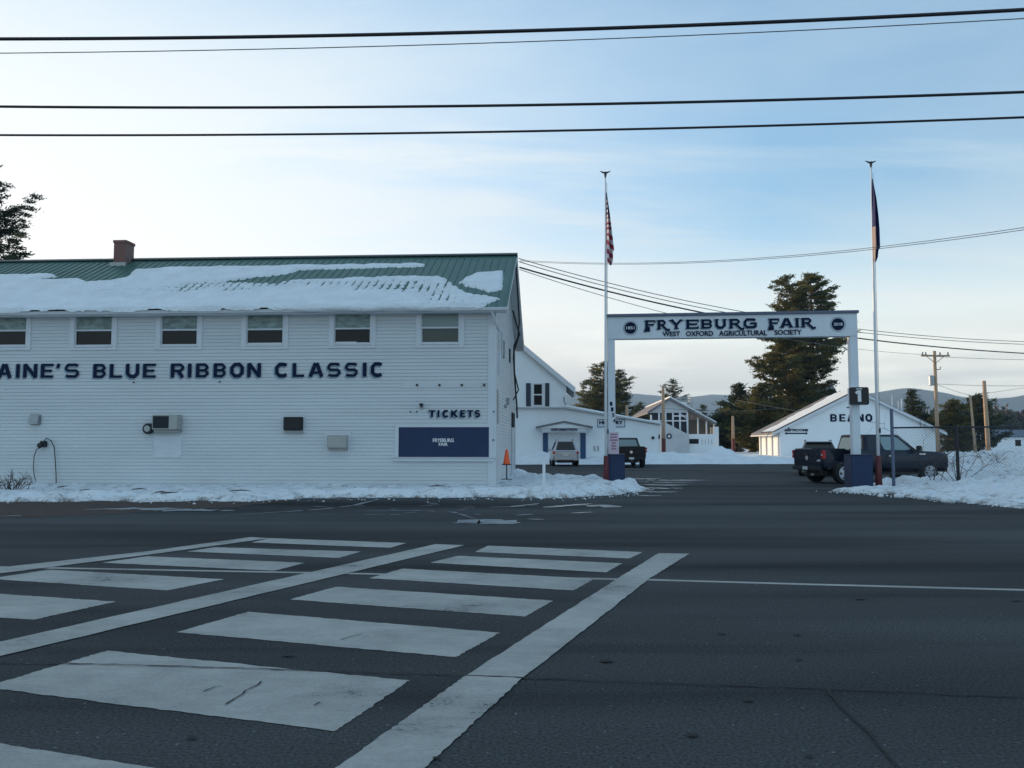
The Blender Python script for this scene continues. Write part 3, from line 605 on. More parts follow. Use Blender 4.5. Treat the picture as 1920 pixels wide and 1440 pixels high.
crumbs()

# ================================================================== TICKET BUILDING
C0 = gnd(928.5, 915); FB = Frame((C0.x, C0.y, 0), R(-3.5))
def build_fair_building():
    root = empty('ticket_building', FB.o, FB.yaw, 'long white clapboard fairground building with green metal roof, snow and ticket hatch', 'building')
    XL = -50.0; D = 12.0
    _, ZE = FB.front(930, 573); ZE = max(6.2, ZE); rise_y = D / 2
    # ridge height from pixel
    rp = FB.plane(960, 483, (0, D / 2, 0), (0, 1, 0)); ZR = rp.z
    slope = (ZR - ZE) / (D / 2)
    # openings
    wins = []
    for (a, c, t_, b_, kind) in [(-23, 49, 592, 648, 'p'), (142, 210, 591, 648, 'p'), (303, 370, 590, 647, 'p'), (463, 531, 589, 646, 'p'), (627, 695, 588, 644, 'p'), (790, 861, 586, 643, 's')]:
        x0, z1 = FB.front(a, t_); x1, z0 = FB.front(c, b_); wins.append((x0, x1, z0, z1, kind))
    dx = wins[1][0] - wins[0][0]
    for k in range(1, 9): wins.append((wins[0][0] - dx * k, wins[0][1] - dx * k, wins[0][2], wins[0][3], 'p'))
    # siding, lapped boards
    b = MB(); s = 0.128; z = 0.0; lap = 0.022
    def board(x0, x1, za, zb):
        g = .006; b.quad((x0, -lap, za + g), (x1, -lap, za + g), (x1, -.004, zb), (x0, -.004, zb)); b.quad((x0, .006, za + g), (x1, .006, za + g), (x1, -lap, za + g), (x0, -lap, za + g)); b.quad((x0, .006, za), (x1, .006, za), (x1, .006, za + g), (x0, .006, za + g)); b.quad((x0, -.004, za), (x1, -.004, za), (x1, .006, za), (x0, .006, za))
    while z < ZE:
        zb = min(z + s, ZE); holes = sorted((w[0] - .005, w[1] + .005) for w in wins if w[2] < zb - .001 and w[3] > z + .001); x = XL
        for h in holes: board(x, h[0], z, zb); x = h[1]
        board(x, 0, z, zb); z = zb
    # right gable end, lapped boards clipped at the roof
    z = 0.0
    while z < ZR - .02:
        zb = z + s
        def yr(zz): return 0.0 if zz <= ZE else (zz - ZE) / slope
        ya, yb = yr(z), yr(zb); 
        b.quad((lap, ya, z), (lap, D - ya, z), (0, D - yb, zb), (0, yb, zb)); b.quad((0, ya, z), (0, D - ya, z), (lap, D - ya, z), (lap, ya, z))
        z = zb
    # back and left walls
    b.quad((XL, D, 0), (0, D, 0), (0, D, ZE), (XL, D, ZE)); b.add([(XL, 0, 0), (XL, 0, ZE), (XL, D / 2, ZR), (XL, D, ZE), (XL, D, 0)], [(0, 1, 2, 3, 4)])
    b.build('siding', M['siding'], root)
    # window reveals + windows
    for (x0, x1, z0, z1, kind) in wins:
        fr = MB(); w = .085
        fr.box(x0 - .19, x0, -.045, .10, z0 - .17, z1 + .15); fr.box(x1, x1 + .19, -.045, .10, z0 - .17, z1 + .15)
        fr.box(x0, x1, -.043, .10, z0 - .17, z0); fr.box(x0, x1, -.043, .10, z1, z1 + .15); fr.box(x0 - .02, x1 + .02, -.075, -.043, z0 - .05, z0 + .0)
        zm = z0 + (z1 - z0) * .50
        fr.box(x0 + .002, x1 - .002, -.01, .07, zm - .028, zm + .028); 
        for xa in (x0 + .002, x1 - .037): fr.box(xa, xa + .035, .0, .07, z0 + .002, zm - .028); fr.box(xa, xa + .035, .0, .07, zm + .028, z1 - .002)
        fr.box(x0 + .037, x1 - .037, .0, .07, z0 + .002, z0 + .04)
        fo = fr.build('window', M['trim'], root)
        MB().quad((x0 + .03, .05, zm), (x1 - .03, .05, zm), (x1 - .03, .05, z1), (x0 + .03, .05, z1)).build('upper_pane', M['plastic'] if kind == 'p' else M['shade'], fo)
        MB().quad((x0 + .03, .055, z0), (x1 - .03, .055, z0), (x1 - .03, .055, zm), (x0 + .03, .055, zm)).build('lower_pane', M['glass'] if kind == 'p' else M['dimglass'], fo)
    for k, (a_, c_) in {3: (.0, 1.0), 4: (.0, .62)}.items():      # white strip painted in for light reflecting off the sill of two windows
        x0, x1, z0, z1, kind = wins[k]; MB().box(x0 + .05 + (x1 - x0 - .1) * a_, x0 + .05 + (x1 - x0 - .1) * c_, .045, .05, z0 + .045, z0 + .075).build('sill_glint_strip', M['white'], root)
    # trim: corner boards, fascia, frieze
    b = MB(); b.box(-.26, .03, -.035, -.0215, 0, ZE - .22); b.box(.0215, .035, -.03, .18, 0, ZE - .03); b.box(.0215, .035, D - .2, D + .03, 0, ZE - .03)
    b.box(XL, .0, -.038, -.0215, ZE - .22, ZE); b.build('corner_board', M['trim'], root)
    OV = .42; ox = .46
    def rz(y): return ZE + slope * (y if y <= D / 2 else D - y)
    ez = rz(-OV) + .10
    b = MB()
    b.prism_yz([(-OV - .02, ez - .17), (-OV, ez - .17), (-.0, ez - .16), (-.0, ez - .14), (-OV, ez - .02), (-OV - .02, ez - .02)], XL, ox - .04)
    b.build('fascia', M['trim'], root)
    b = MB(); b.prism_yz([(-OV - .14, ez - .02), (-OV - .12, ez - .13), (-OV - .03, ez - .13), (-OV - .03, ez - .02)], XL, ox); b.build('gutter', M['trim'], root)
    # rake board on the gable end
    b = MB()
    for (ya, yb) in ((-OV, D / 2), (D + OV, D / 2)):
        A, B = rz(ya) + .10, rz(yb) + .10; P = [(ya, A - .20), (yb, B - .20), (yb, B - .012), (ya, A - .012)]
        if ya > yb: P = P[::-1]
        b.prism_yz(P, ox - .04, ox - .015)
    # soffit
    b.quad((0.0, -OV, ez - .16), (ox - .04, -OV, ez - .16), (ox - .04, D / 2, ZR - .08), (0, D / 2, ZR - .08)); b.quad((0.0, D + OV, ez - .16), (0, D / 2, ZR - .08), (ox - .04, D / 2, ZR - .08), (ox - .04, D + OV, ez - .16))
    b.build('rake_board', M['trim'], root)
    # roof, ribbed metal
    b = MB(); t = .03
    for sg in (0, 1):
        ya = -OV - .05 if sg == 0 else D + OV + .05; yb = D / 2
        za, zb = rz(ya) + .10, rz(yb) + .10
        b.hexa([(XL - .3, ya, za), (ox, ya, za), (ox, yb, zb), (XL - .3, yb, zb), (XL - .3, ya, za + t), (ox, ya, za + t), (ox, yb, zb + t), (XL - .3, yb, zb + t)] if sg == 0 else
               [(XL - .3, yb, zb), (ox, yb, zb), (ox, ya, za), (XL - .3, ya, za), (XL - .3, yb, zb + t), (ox, yb, zb + t), (ox, ya, za + t), (XL - .3, ya, za + t)])
        if sg == 0:
            x = XL
            while x < ox - .06:
                b.hexa([(x, ya, za + t - .001), (x + .05, ya, za + t - .001), (x + .05, yb, zb + t - .001), (x, yb, zb + t - .001),
                        (x + .015, ya, za + t + .035), (x + .035, ya, za + t + .035), (x + .035, yb, zb + t + .035), (x + .015, yb, zb + t + .035)]); x += .305
    rf = b.build('roof', M['roof'], root)
    b = MB(); b.prism_yz([(D / 2 - .25, ZR + .10), (D / 2 - .25, ZR + .06), (D / 2 + .25, ZR + .06), (D / 2 + .25, ZR + .10), (D / 2, ZR + .21)], XL - .3, ox + .01); b.build('ridge_cap', M['ridge'], root)
    # chimney
    p = FB.plane(233, 490, (0, D / 2 - .35, 0), (0, 1, 0)); cx = p.x; x0, zt = FB.front(221, 455, D / 2 - .7)
    b = MB(); b.box(cx - .27, cx + .27, D / 2 - .75, D / 2 - .05, ZR - .6, zt - .02); b.box(cx - .30, cx + .30, D / 2 - .78, D / 2 - .01, zt - .019, zt + .1); ch = b.build('chimney', M['brick'], root)
    MB().box(cx - .17, cx + .17, D / 2 - .63, D / 2 - .17, zt + .1015, zt + .13).build('flue', M['dark'], ch)
    b = MB(); b.box(cx - .36, cx + .36, D / 2 - .90, D / 2 - .755, ZR - .50, ZR - .17); b.build('chimney_flashing', M['metal'], root)
    # snow lying on the roof
    nrm = Vector((0, -slope, 1)).normalized(); p0 = Vector((0, 0, rz(0) + .13)); e = Vector((0, 1, slope)).normalized(); Lr = (D / 2 + OV + .05) / e.y
    org = Vector((0, -OV - .05, rz(-OV - .05) + .13))
    def ruv(px, py):
        q = FB.plane(px, py, p0, nrm); return (q.x, (q - org).dot(e))
    P1 = [(-2400, 530), (-500, 517), (0, 515), (100, 515), (112, 519), (60, 526), (150, 523), (165, 530), (205, 528), (238, 521), (256, 506), (320, 502), (500, 499), (700, 496), (797, 495), (797, 500), (700, 503), (620, 505), (560, 508), (540, 513), (470, 523), (430, 529), (520, 530), (560, 525), (650, 522), (720, 519), (820, 519), (845, 529), (872, 548), (905, 553), (940, 560)]
    P1 = [ruv(*q) for q in P1] + [(-.5, -.14), (-50.5, -.14)]
    P2 = [ruv(*q) for q in [(858, 530), (868, 522), (892, 514), (943, 508), (945, 516), (943, 530), (937, 545), (918, 548), (900, 542), (882, 541)]]
    us = np.arange(XL, ox, .075); vs = np.arange(-.14, Lr, .075); U, V = np.meshgrid(us, vs)
    d = np.maximum(poly_sdf(U, V, P1), poly_sdf(U, V, P2)) + fbm(U, V, 1.6, 3) * .16
    rib = np.abs(((U - XL - .025) / .305 + .5) % 1 - .5) * .305; pur = np.abs(((V + .06 * fbm(U, V, 2, 9)) / .46 + .5) % 1 - .5) * .46
    cx1 = ruv(420, 530)[0]; cx2 = ruv(760, 530)[0]
    melt = np.exp(-((U - cx1) / 4.2) ** 2) * np.exp(-((V - 2.9 - .15 * (U - cx1)) / 1.0) ** 2) + 1.1 * np.exp(-((U - cx2) / 2.6) ** 2) * np.exp(-((V - 2.6) / .9) ** 2) + .9 * np.exp(-((U - cx2 + 5) / 2.6) ** 2) * np.exp(-((V - 3.0) / .5) ** 2) + .8 * np.exp(-((U + 1.6) / 1.6) ** 2) * np.exp(-((V - .9) / .8) ** 2)
    melt = .85 * melt * (0.75 + .8 * fbm(U, V, .8, 14))
    gap = np.maximum(.8 * np.exp(-(rib / .05) ** 2), 1.1 * np.exp(-(pur / .085) ** 2)); d2 = np.minimum(d, .16) - .34 * np.clip(melt, 0, 1) * gap * (.6 + .9 * vnoise(U, V, 3.1, 77)) - .05 * melt
    H = np.clip(d2 * .42, -.06, .065) + .02 * fbm(U, V, 3, 6) * (d2 > 0) + .045 * np.exp(-(V / .35) ** 2) * (d2 > .05)
    Hh = H + np.where(H > 0, .03, 0)
    X = U; Y = org.y + V * e.y + nrm.y * Hh; Z = org.z + V * e.z + nrm.z * Hh
    grid_mesh('roof_snow', X, Y, Z, H > 0.0, M['snow'], root)
    # snow roll over the gutter
    xa = FB.front(505, 570, -OV)[0]; xb = FB.front(850, 570, -OV)[0]; xs = np.arange(xa, xb, .12); pts = []; rr = []
    for x in xs:
        tt = (x - xa) / (xb - xa); pts.append((x, -OV - .12 + .02 * math.sin(x * 5), ez + .0 + .02 * math.sin(x * 3.1) - .02)); rr.append(.10 * min(1, 6 * tt, 6 * (1 - tt)) * (.8 + .3 * vnoise(x, 0, 2)) + .01)
    MB().tube(pts, rr, 8).build('snow_overhang', M['snow'], root, smooth=True)
    # words
    def word(txt, pxs, y_top, y_bot, tpx, name='lettering', serif=0):
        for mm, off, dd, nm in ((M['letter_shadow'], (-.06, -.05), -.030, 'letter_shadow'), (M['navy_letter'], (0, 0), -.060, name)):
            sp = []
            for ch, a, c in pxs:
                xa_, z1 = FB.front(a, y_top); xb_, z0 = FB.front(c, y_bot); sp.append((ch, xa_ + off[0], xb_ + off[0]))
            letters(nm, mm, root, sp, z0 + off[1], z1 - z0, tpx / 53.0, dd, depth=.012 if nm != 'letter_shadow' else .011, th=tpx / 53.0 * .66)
    word("MAINE'S", [('M', -42, -8), ('A', -2, 23), ('I', 31, 40), ('N', 46, 71), ('E', 79, 101), ("'", 104, 117), ('S', 123, 150)], 682, 708, 6.8)
    word('BLUE', [('B', 177, 200), ('L', 208, 230), ('U', 238, 262), ('E', 270, 293)], 682, 708, 6.8)
    word('RIBBON', [('R', 322, 347), ('I', 353, 361), ('B', 369, 393), ('B', 402, 425), ('O', 433, 458), ('N', 465, 490)], 681, 707, 6.8)
    word('CLASSIC', [('C', 517, 541), ('L', 550, 571), ('A', 580, 607), ('S', 614, 640), ('S', 647, 672), ('I', 681, 688), ('C', 696, 719)], 680, 706, 6.8)
    z_ = [('T', 804, 817), ('I', 820, 825), ('C', 830, 842), ('K', 846, 859), ('E', 863, 873), ('T', 876, 888), ('S', 890, 901)]
    word('TICKETS', z_, 769, 782, 3.8)
    # ticket hatch
    x0, z1 = FB.front(748, 801); x1, z0 = FB.front(917, 857)
    b = MB(); b.box(x0 - .14, x0, -.06, .0, z0, z1 + .12); b.box(x1, x1 + .12, -.06, .0, z0, z1 + .12); b.box(x0, x1, -.058, 0, z1, z1 + .12); b.box(x0 - .18, x1 + .16, -.10, 0, z0 - .15, z0 - .022); b.box(x0 - .2, x1 + .2, -.16, .0, z0 - .02, z0)
    hf = b.build('ticket_hatch', M['trim'], root)
    MB().box(x0, x1, -.045, -.022, z0, z1).build('hatch_board', M['navy'], hf)
    xa, za = FB.front(812, 822); xb, zb = FB.front(851, 829); text_mesh('lettering', 'FRYEBURG', xa, xb, zb, za, -.058, M['white'], hf, .03, .012)
    xa, za = FB.front(823, 830); xb, zb = FB.front(840, 836); text_mesh('lettering', 'FAIR', xa, xb, zb, za, -.058, M['white'], hf, .03, .012)
    # patched panels on the siding
    for nm, a, t_, c, b_ in (('wall_patch', 290, 818, 340, 858), ('wall_patch', 611, 808, 657, 852), ('wall_patch', 529, 776, 573, 811)):
        x0, z1 = FB.front(a, t_); x1, z0 = FB.front(c, b_); MB().box(x0, x1, -.032, -.0, z0, z1).build(nm, M['trim'], root)
    # conduit strip with bolts
    xa, za = FB.front(752, 720); xb, zb = FB.front(916, 724)
    MB().box(xa, xb - .25, -.034, 0, zb - .05, za + .05).build('wiring_strip', M['siding'], root)
    for px in (782, 824, 866, 908):
        x, z = FB.front(px, 722, -.05); MB().lathe([(.035, -.06), (.045, -.03), (.03, .0)], 10, (x, -.04, z), axis='y').build('lamp_socket', M['black'], root)
    for px, py in ((252, 717), (413, 716), (770, 772), (782, 772), (926, 772), (925, 825)):
        x, z = FB.front(px, py); MB().lathe([(.02, -.05), (.03, -.02), (.02, .0)], 8, (x, -.03, z), axis='y').build('bolt', M['black'], root)
    # side wall details: door, small window, meter boxes, conduits
    def side(y0, y1, z0, z1, dep, nm, m, par=root, off=.022): return MB().box(off, off + dep, y0, y1, z0, z1).build(nm, m, par)
    side(3.0, 3.9, 5.0, 5.7, .03, 'side_window', M['dark']); side(2.8, 3.0, 4.95, 5.95, .05, 'window_trim', M['trim'])
    side(7.3, 7.9, 5.2, 5.8, .03, 'side_window', M['dark'])
    side(8.9, 10.9, 0.05, 2.3, .04, 'side_door', M['trim']); side(9.0, 10.8, 2.33, 3.0, .05, 'door_light', M['dark'])
    side(.35, 1.1, 2.3, 3.5, .03, 'side_board', M['metal']); side(5.6, 5.9, 3.2, 3.5, .12, 'meter_box', M['metal']); side(4.2, 4.4, 3.0, 3.15, .1, 'meter_box', M['metal'])
    b = MB()
    b.tube([(.15, 8.0, ZR - 2.0), (.3, 8.3, 7.0), (.42, 8.6, 6.6), (.15, 8.9, 6.1), (.12, 9.0, 5.5), (.16, 9.6, 4.3), (.2, 10.2, 3.4), (.2, 10.6, 2.8)], .045, 6)
    b.tube([(.4, 6.1, ZR - .4), (.42, 7.0, 8.2), (.42, 8.4, 7.2), (.30, 9.2, 6.4), (.12, 9.4, 5.9), (.12, 9.6, 4.9), (.3, 9.9, 4.1), (.1, 9.2, 3.6)], .035, 6)
    b.build('service_cable', M['wire'], root)
    b = MB(); b.tube([(-.1, -OV - .05, ez - .1), (.0, -.15, ez - .5), (.12, .35, ez - .75), (.12, .4, ez - 2.4)], .045, 8); b.build('downspout', M['trim'], root)
    return ZE, ZR, D
ZE, ZR, DB = build_fair_building()

def fb_world(x, y, z):
    return Vector((FB.o.x + x * FB.c - y * FB.s, FB.o.y + x * FB.s + y * FB.c, z))
# wall-mounted things (stay on the wall, each its own thing)
def wall_thing(name, px, py, label, cat, group=None):
    x, z = FB.front(px, py); return empty(name, fb_world(x, 0, z), FB.yaw, label, cat, group)
def ac_unit(px0, px1, py0, py1, dep, grille, casing, label, side_w=.28):
    cx, cz = (px0 + px1) / 2, (py0 + py1) / 2; r = wall_thing('air_conditioner', cx, cz, label, 'air conditioner', 'window air conditioners on the ticket building wall')
    x0, z1 = FB.front(px0, py0, -dep); x1, z0 = FB.front(px1, py1, -dep); w = x1 - x0; h = z1 - z0
    b = MB(); b.box(-w / 2, w / 2, -dep, -.022, -h / 2, h / 2); b.build('casing', casing, r, bevel=.015)
    b = MB(); b.box(-w / 2 + .04, w / 2 - w * side_w, -dep - .012, -dep + .001, -h / 2 + .05, h / 2 - .05); b.build('grille', grille, r)
    b = MB(); n = 9
    for i in range(n):
        z = -h / 2 + .06 + (h - .12) * i / (n - 1); b.box(-w / 2 + .05, w / 2 - w * side_w - .01, -dep - .02, -dep - .0125, z - .006, z + .006)
    b.build('louvre', grille, r)
    b = MB(); b.box(-w / 2 - .0, w / 2, -dep * .6, -.022, -h / 2 - .09, -h / 2 - .012); b.build('bracket', M['metal'], r)
ac_unit(295, 342, 778, 806, .40, M['acgrey'], M['acbeige'], 'grey box air conditioner with dark grille beside the round vent', .34)
ac_unit(535, 569, 782, 807, .22, M['black'], M['acgrey'], 'small nearly black air conditioner under the word Classic', .10)
ac_unit(617, 653, 816, 840, .30, M['acpale'], M['acbeige'], 'pale beige air conditioner, lowest on the wall, left of the ticket hatch', .22)
r = wall_thing('round_vent', 282, 804, 'round dark metal vent hood left of the grey air conditioner', 'vent')
MB().lathe([(.13, -.25), (.19, -.22), (.20, -.10), (.15, -.03)], 18, axis='y').build('hood', M['acgrey'], r, smooth=False)
MB().lathe([(.08, -.27), (.115, -.255), (.115, -.2505)], 18, axis='y').build('cap', M['acbeige'], r)
r = wall_thing('vent_hood', 68, 787, 'square grey vent hood on the wall above the cable coil', 'vent')
MB().prism_yz([(-.20, -.16), (-.022, -.16), (-.022, .16), (-.14, .16)], -.19, .17).build('hood', M['metal'], r)
MB().box(-.22, .2, -.026, -.021, -.2, .2).build('flange', M['metal'], r)
r = wall_thing('hose_bib', 84, 832, 'dark faucet box with two thin hoses hanging down to the snow', 'outlet')
MB().box(-.10, .12, -.16, -.022, -.12, .10).build('box', M['acgrey'], r, bevel=.02)
MB().lathe([(.05, -.06), (.09, -.03), (.09, .03), (.05, .06)], 12, (-.06, -.2, -.06), axis='y').build('coil', M['black'], r)
b = MB()
b.tube([(.02, -.1, .08), (.15, -.16, .2), (.32, -.14, .12), (.44, -.12, -.12), (.50, -.12, -.6), (.56, -.14, -1.1), (.62, -.2, -1.45)], .016, 6)
b.tube([(-.06, -.14, -.14), (-.22, -.15, -.22), (-.30, -.14, -.5), (-.31, -.13, -.9), (-.25, -.16, -1.15), (-.16, -.2, -1.35)], .014, 6); b.build('hose', M['acgrey'], r, smooth=True)
r = wall_thing('floodlight', 791, 762, 'small grey floodlight on a bracket beside the word Tickets', 'lamp')
MB().box(-.05, .05, -.08, -.022, -.08, .06).build('bracket', M['metal'], r); MB().lathe([(.03, -.06), (.075, .05), (.08, .07)], 12, (0, -.14, .03)).build('lamp_head', M['acgrey'], r)

# ================================================================== GATE
GL = at(1148, 912, 30.2); GR = at(1606.5, 915, 29.3); g_yaw = math.atan2(GR.y - GL.y, GR.x - GL.x)
GF = Frame((GL.x, GL.y, 0), g_yaw); GW = math.hypot(GR.x - GL.x, GR.y - GL.y)
def build_gate():
    root = empty('entrance_gate', GF.o, g_yaw, 'white entrance arch with lettered beam on two posts over the drive', 'gate')
    _, zt = GF.front(1376, 592); _, zb = GF.front(1376, 634); pw = .135
    b = MB(); b.box(-pw, pw, -.15, .15, 1.0, zb); b.build('post', M['gate'], root, bevel=.01)
    b = MB(); b.box(GW - pw, GW + pw, -.15, .15, 1.0, zb); b.build('post', M['gate'], root, bevel=.01)
    b = MB(); b.box(-pw, GW + pw, -.17, .17, zb, zt); b.build('beam', M['gate'], root, bevel=.01)
    b = MB(); b.box(-pw - .05, GW + pw + .05, -.24, .24, zt + .001, zt + .10); b.build('beam_cap', M['cap'], root, bevel=.01)
    for x in (0.09, GW + .07):
        hx = .36; b = MB(); b.box(x - hx, x + hx, -.45, .45, 0, 1.15); b.box(x - hx - .02, x + hx + .02, -.47, .47, 1.151, 1.19); b.build('post_base', M['navy'], root, bevel=.02)
    yf = -.17
    # FRYEBURG FAIR
    def gl(pxs, yt, yb, tpx, serif):
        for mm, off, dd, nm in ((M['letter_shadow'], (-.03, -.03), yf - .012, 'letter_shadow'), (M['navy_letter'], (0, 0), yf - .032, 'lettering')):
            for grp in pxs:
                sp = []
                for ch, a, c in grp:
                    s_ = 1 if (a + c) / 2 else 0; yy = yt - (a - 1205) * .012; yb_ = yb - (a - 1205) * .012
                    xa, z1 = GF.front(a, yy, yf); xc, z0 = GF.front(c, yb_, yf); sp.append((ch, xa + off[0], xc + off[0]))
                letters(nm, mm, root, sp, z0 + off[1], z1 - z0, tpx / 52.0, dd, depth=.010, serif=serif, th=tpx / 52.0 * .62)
    gl([[('F', 1210, 1229), ('R', 1233, 1249), ('Y', 1256, 1280), ('E', 1287, 1310), ('B', 1315, 1336), ('U', 1341, 1361), ('R', 1368, 1388), ('G', 1394, 1419)]], 600, 617, 4.9, 1)
    gl([[('F', 1442, 1461), ('A', 1463, 1486), ('I', 1487, 1502), ('R', 1503, 1522)]], 600, 617, 4.9, 1)
    # long feet of the two Fs
    for px in (1206, 1438):
        for mm, o_, dd in ((M['navy_letter'], 0, yf - .040),):
            x0, z0 = GF.front(px, 623 - (px - 1205) * .013, yf); x1, z1 = GF.front(px + 13, 614 - (px - 1205) * .013, yf)
            MB().prism_xz([(x0, z0), (x1, z0 + .02), (x1 - .02, z1 + .03), (x0 + .12, z1)], dd, dd + .01).build('lettering', mm, root)
    for s, a, c in (('WEST', 1242, 1275), ('OXFORD', 1286, 1337), ('AGRICULTURAL', 1348, 1438), ('SOCIETY', 1452, 1503)):
        k = (a - 1242) * .014; x0, z1 = GF.front(a, 621.6 - k, yf); x1, z0 = GF.front(c, 630.4 - k, yf); text_mesh('lettering', s, x0, x1, z0, z1, yf - .03, M['navy_letter'], root, .018, .02)
    for px, py, s in ((1182, 615, '1851'), (1571, 608, '2018')):
        x, z = GF.front(px, py, yf); se = MB().lathe([(.215, -.02), (.215, 0)], 28, (x, yf, z), axis='y').build('seal', M['navy_letter'], root)
        rg = MB(); n = 32
        for i in range(n):
            a0, a1 = 2 * math.pi * i / n, 2 * math.pi * (i + 1) / n; ro, ri = .265, .245
            rg.quad((x + ro * math.cos(a0), yf - .012, z + ro * math.sin(a0)), (x + ro * math.cos(a1), yf - .012, z + ro * math.sin(a1)), (x + ri * math.cos(a1), yf - .012, z + ri * math.sin(a1)), (x + ri * math.cos(a0), yf - .012, z + ri * math.sin(a0)))
        rg.build('seal_ring', M['letter_shadow'], se)
        text_mesh('year', s, x - .15, x + .15, z - .055, z + .055, yf - .032, M['gate'], se, .02, .01)
    # house number running down the left post
    for i, c in enumerate('1154'):
        x, z = GF.front(1145.5 + i * 2, 757 + i * 10.5, -.15); text_mesh('house_number', c, x - .035, x + .05, z - .07, z + .07, -.175, M['navy_letter'], root, .02, .02)
    return root
gate = build_gate()
# gate number sign
x, z = GF.front(1608, 743, -.2)
gw = lambda x, y, z: Vector((GF.o.x + x * GF.c - y * GF.s, GF.o.y + x * GF.s + y * GF.c, z))
r = empty('number_sign', gw(x, -.152, z), g_yaw, 'black rounded sign with a white number one on the right gate post', 'sign')
MB().box(-.33, .33, -.21, 0, -.31, .31).build('box', M['gate'], r, bevel=.03)
b = MB(); rr = .07; pts = []
for cx, cy, a0 in ((.33 - rr, .31 - rr, 0), (-.33 + rr, .31 - rr, 90), (-.33 + rr, -.31 + rr, 180), (.33 - rr, -.31 + rr, 270)):
    for k in range(6): t = R(a0 + 90 * k / 5); pts.append((cx + rr * math.cos(t), cy + rr * math.sin(t)))
b.prism_xz(pts, -.225, -.211); b.build('face', M['black'], r)
letters('digit', M['white'], r, [('1', -.15, .12)], -.2, .40, .115, -.24, .012, th=.09)
MB().box(-.1, .1, -.23, -.2255, .235, .265).build('strip', M['white'], r)
# notice on left post
x, z = GF.front(1151, 832, -.15)
r = empty('notice_board', gw(x, -.152, z), g_yaw, 'pale pink printed notice fixed low on the left gate post', 'notice')
MB().box(-.17, .18, -.02, 0, -.42, .42).build('panel', M['notice'], r)
b = MB()
rr = random.Random(4)
for i, wd in enumerate((.13, .12, .15, .07, .09, .09)):
    zz = .34 - i * .105; xx = -wd
    while xx < wd: w = rr.uniform(.02, .05); b.box(xx, min(xx + w, wd), -.026, -.021, zz - .025, zz + .025); xx += w + .012
b.build('print', M['noticeink'], r)

# ================================================================== FLAGPOLES
def flagpole(pxb, pyb, pxt, pyt, Y, label):
    B = at(pxb, pyb, Y); T = at(pxt, pyt, Y); h = T.z
    r = empty('flagpole', (B.x, Y, 0), 0, label, 'flagpole', 'flagpoles at the entrance gate')
    lean = (T.x - B.x)
    b = MB(); b.tube([(lean * t, 0, h * t) for t in (0.1, .4, .7, 1)], [.055, .05, .04, .026], 10); b.build('pole', M['white'], r, smooth=True)
    b = MB(); b.tube([(0, 0, 0), (lean * .1, 0, h * .1 - .001)], [.12, .085], 10); b.build('pole_base', M['redpaint'], r, smooth=True)
    b = MB(); b.tube([(lean * .12 + .07, -.03, 1.4), (lean + .05, -.03, h - .2)], .008, 4); b.build('halyard', M['thinwire'], r)
    b = MB(); b.box(lean * .17 + .05, lean * .17 + .09, -.06, .0, h * .17, h * .17 + .16); b.build('cleat', M['black'], r)
    b = MB(); z = h; b.tube([(lean, 0, z), (lean, 0, z + .1)], .035, 8); b.tube([(lean, 0, z + .08), (lean + .02, 0, z + .22)], [.05, .03], 8)
    for s in (-1, 1):
        P = [(lean, -.02, z + .12), (lean + s * .15, -.015, z + .20), (lean + s * .15, .015, z + .20), (lean, .02, z + .12), (lean, -.02, z + .2), (lean + s * .21, -.01, z + .25), (lean + s * .21, .01, z + .25), (lean, .02, z + .2)]
        if s < 0: P = [P[1], P[0], P[3], P[2], P[5], P[4], P[7], P[6]]
        b.hexa(P)
    b.build('eagle_finial', M['black'], r)
    return B, T, lean, h
def flag(px_l, prof, Y, kind, label, cat='flag'):
    """prof: list of (py, left px offset, right px) describing the hanging outline; real folded cloth"""
    b = MB(); n = 60; ys = np.linspace(prof[0][0], prof[-1][0], n); Lx = np.interp(ys, [p[0] for p in prof], [p[1] for p in prof]); Rx = np.interp(ys, [p[0] for p in prof], [p[2] for p in prof])
    m = 14; grid = []
    top = at(Lx[0], ys[0], Y)
    for j in range(n):
        row = []
        for i in range(m):
            u = i / (m - 1); p = at(Lx[j] + (Rx[j] - Lx[j]) * u, ys[j], Y); w = (Rx[j] - Lx[j]) / 52.0
            p.y = Y - .05 + .09 * math.sin(u * 9.5 + j * .05) * min(1, w * 6) ; row.append(p - Vector((top.x, Y, 0)))
        grid.append(row)
    for j in range(n - 1):
        for i in range(m - 1):
            v = j / n; u = i / (m - 1)
            if kind == 'us':
                if v < .33: k = 2 if u > .45 or v < .1 else (1 if int(v * 30) % 2 else 2)
                elif v < .55: k = int(v * 26) % 2
                else: k = int((v * 16) - u * 1.5) % 2
            else:
                k = 3 if (v > .55 and u < .55 and v < .97) else 2
            q = [grid[j][i], grid[j + 1][i], grid[j + 1][i + 1], grid[j][i + 1]]; b.quad(*q, k)
    o = b.build('flag', [M['flagred'], M['flagwhite'], M['flagblue'], M['flagtan']], smooth=True); o.location = (top.x, Y, 0)
    tag(o, label, cat); return o
flagpole(1136.5, 912, 1135, 333, 29.6, 'white flagpole with dark red foot left of the gate, stars and stripes on it')
flagpole(1648, 912, 1633, 314, 28.9, 'white flagpole with dark red foot right of the gate, navy flag on it')
flag(0, [(362, 1136.2, 1137.5), (395, 1136.5, 1142), (430, 1137, 1146), (470, 1137.5, 1151), (473, 1137.5, 1149), (490, 1138.5, 1149), (498, 1143, 1146)], 29.55, 'us', 'stars and stripes hanging limp on the left flagpole')
flag(0, [(336, 1634, 1635.5), (372, 1634.5, 1641), (430, 1635.5, 1646), (466, 1637, 1648), (470, 1637, 1645), (484, 1637.5, 1644), (492, 1639, 1641)], 28.85, 'maine', 'navy state flag hanging limp on the right flagpole')

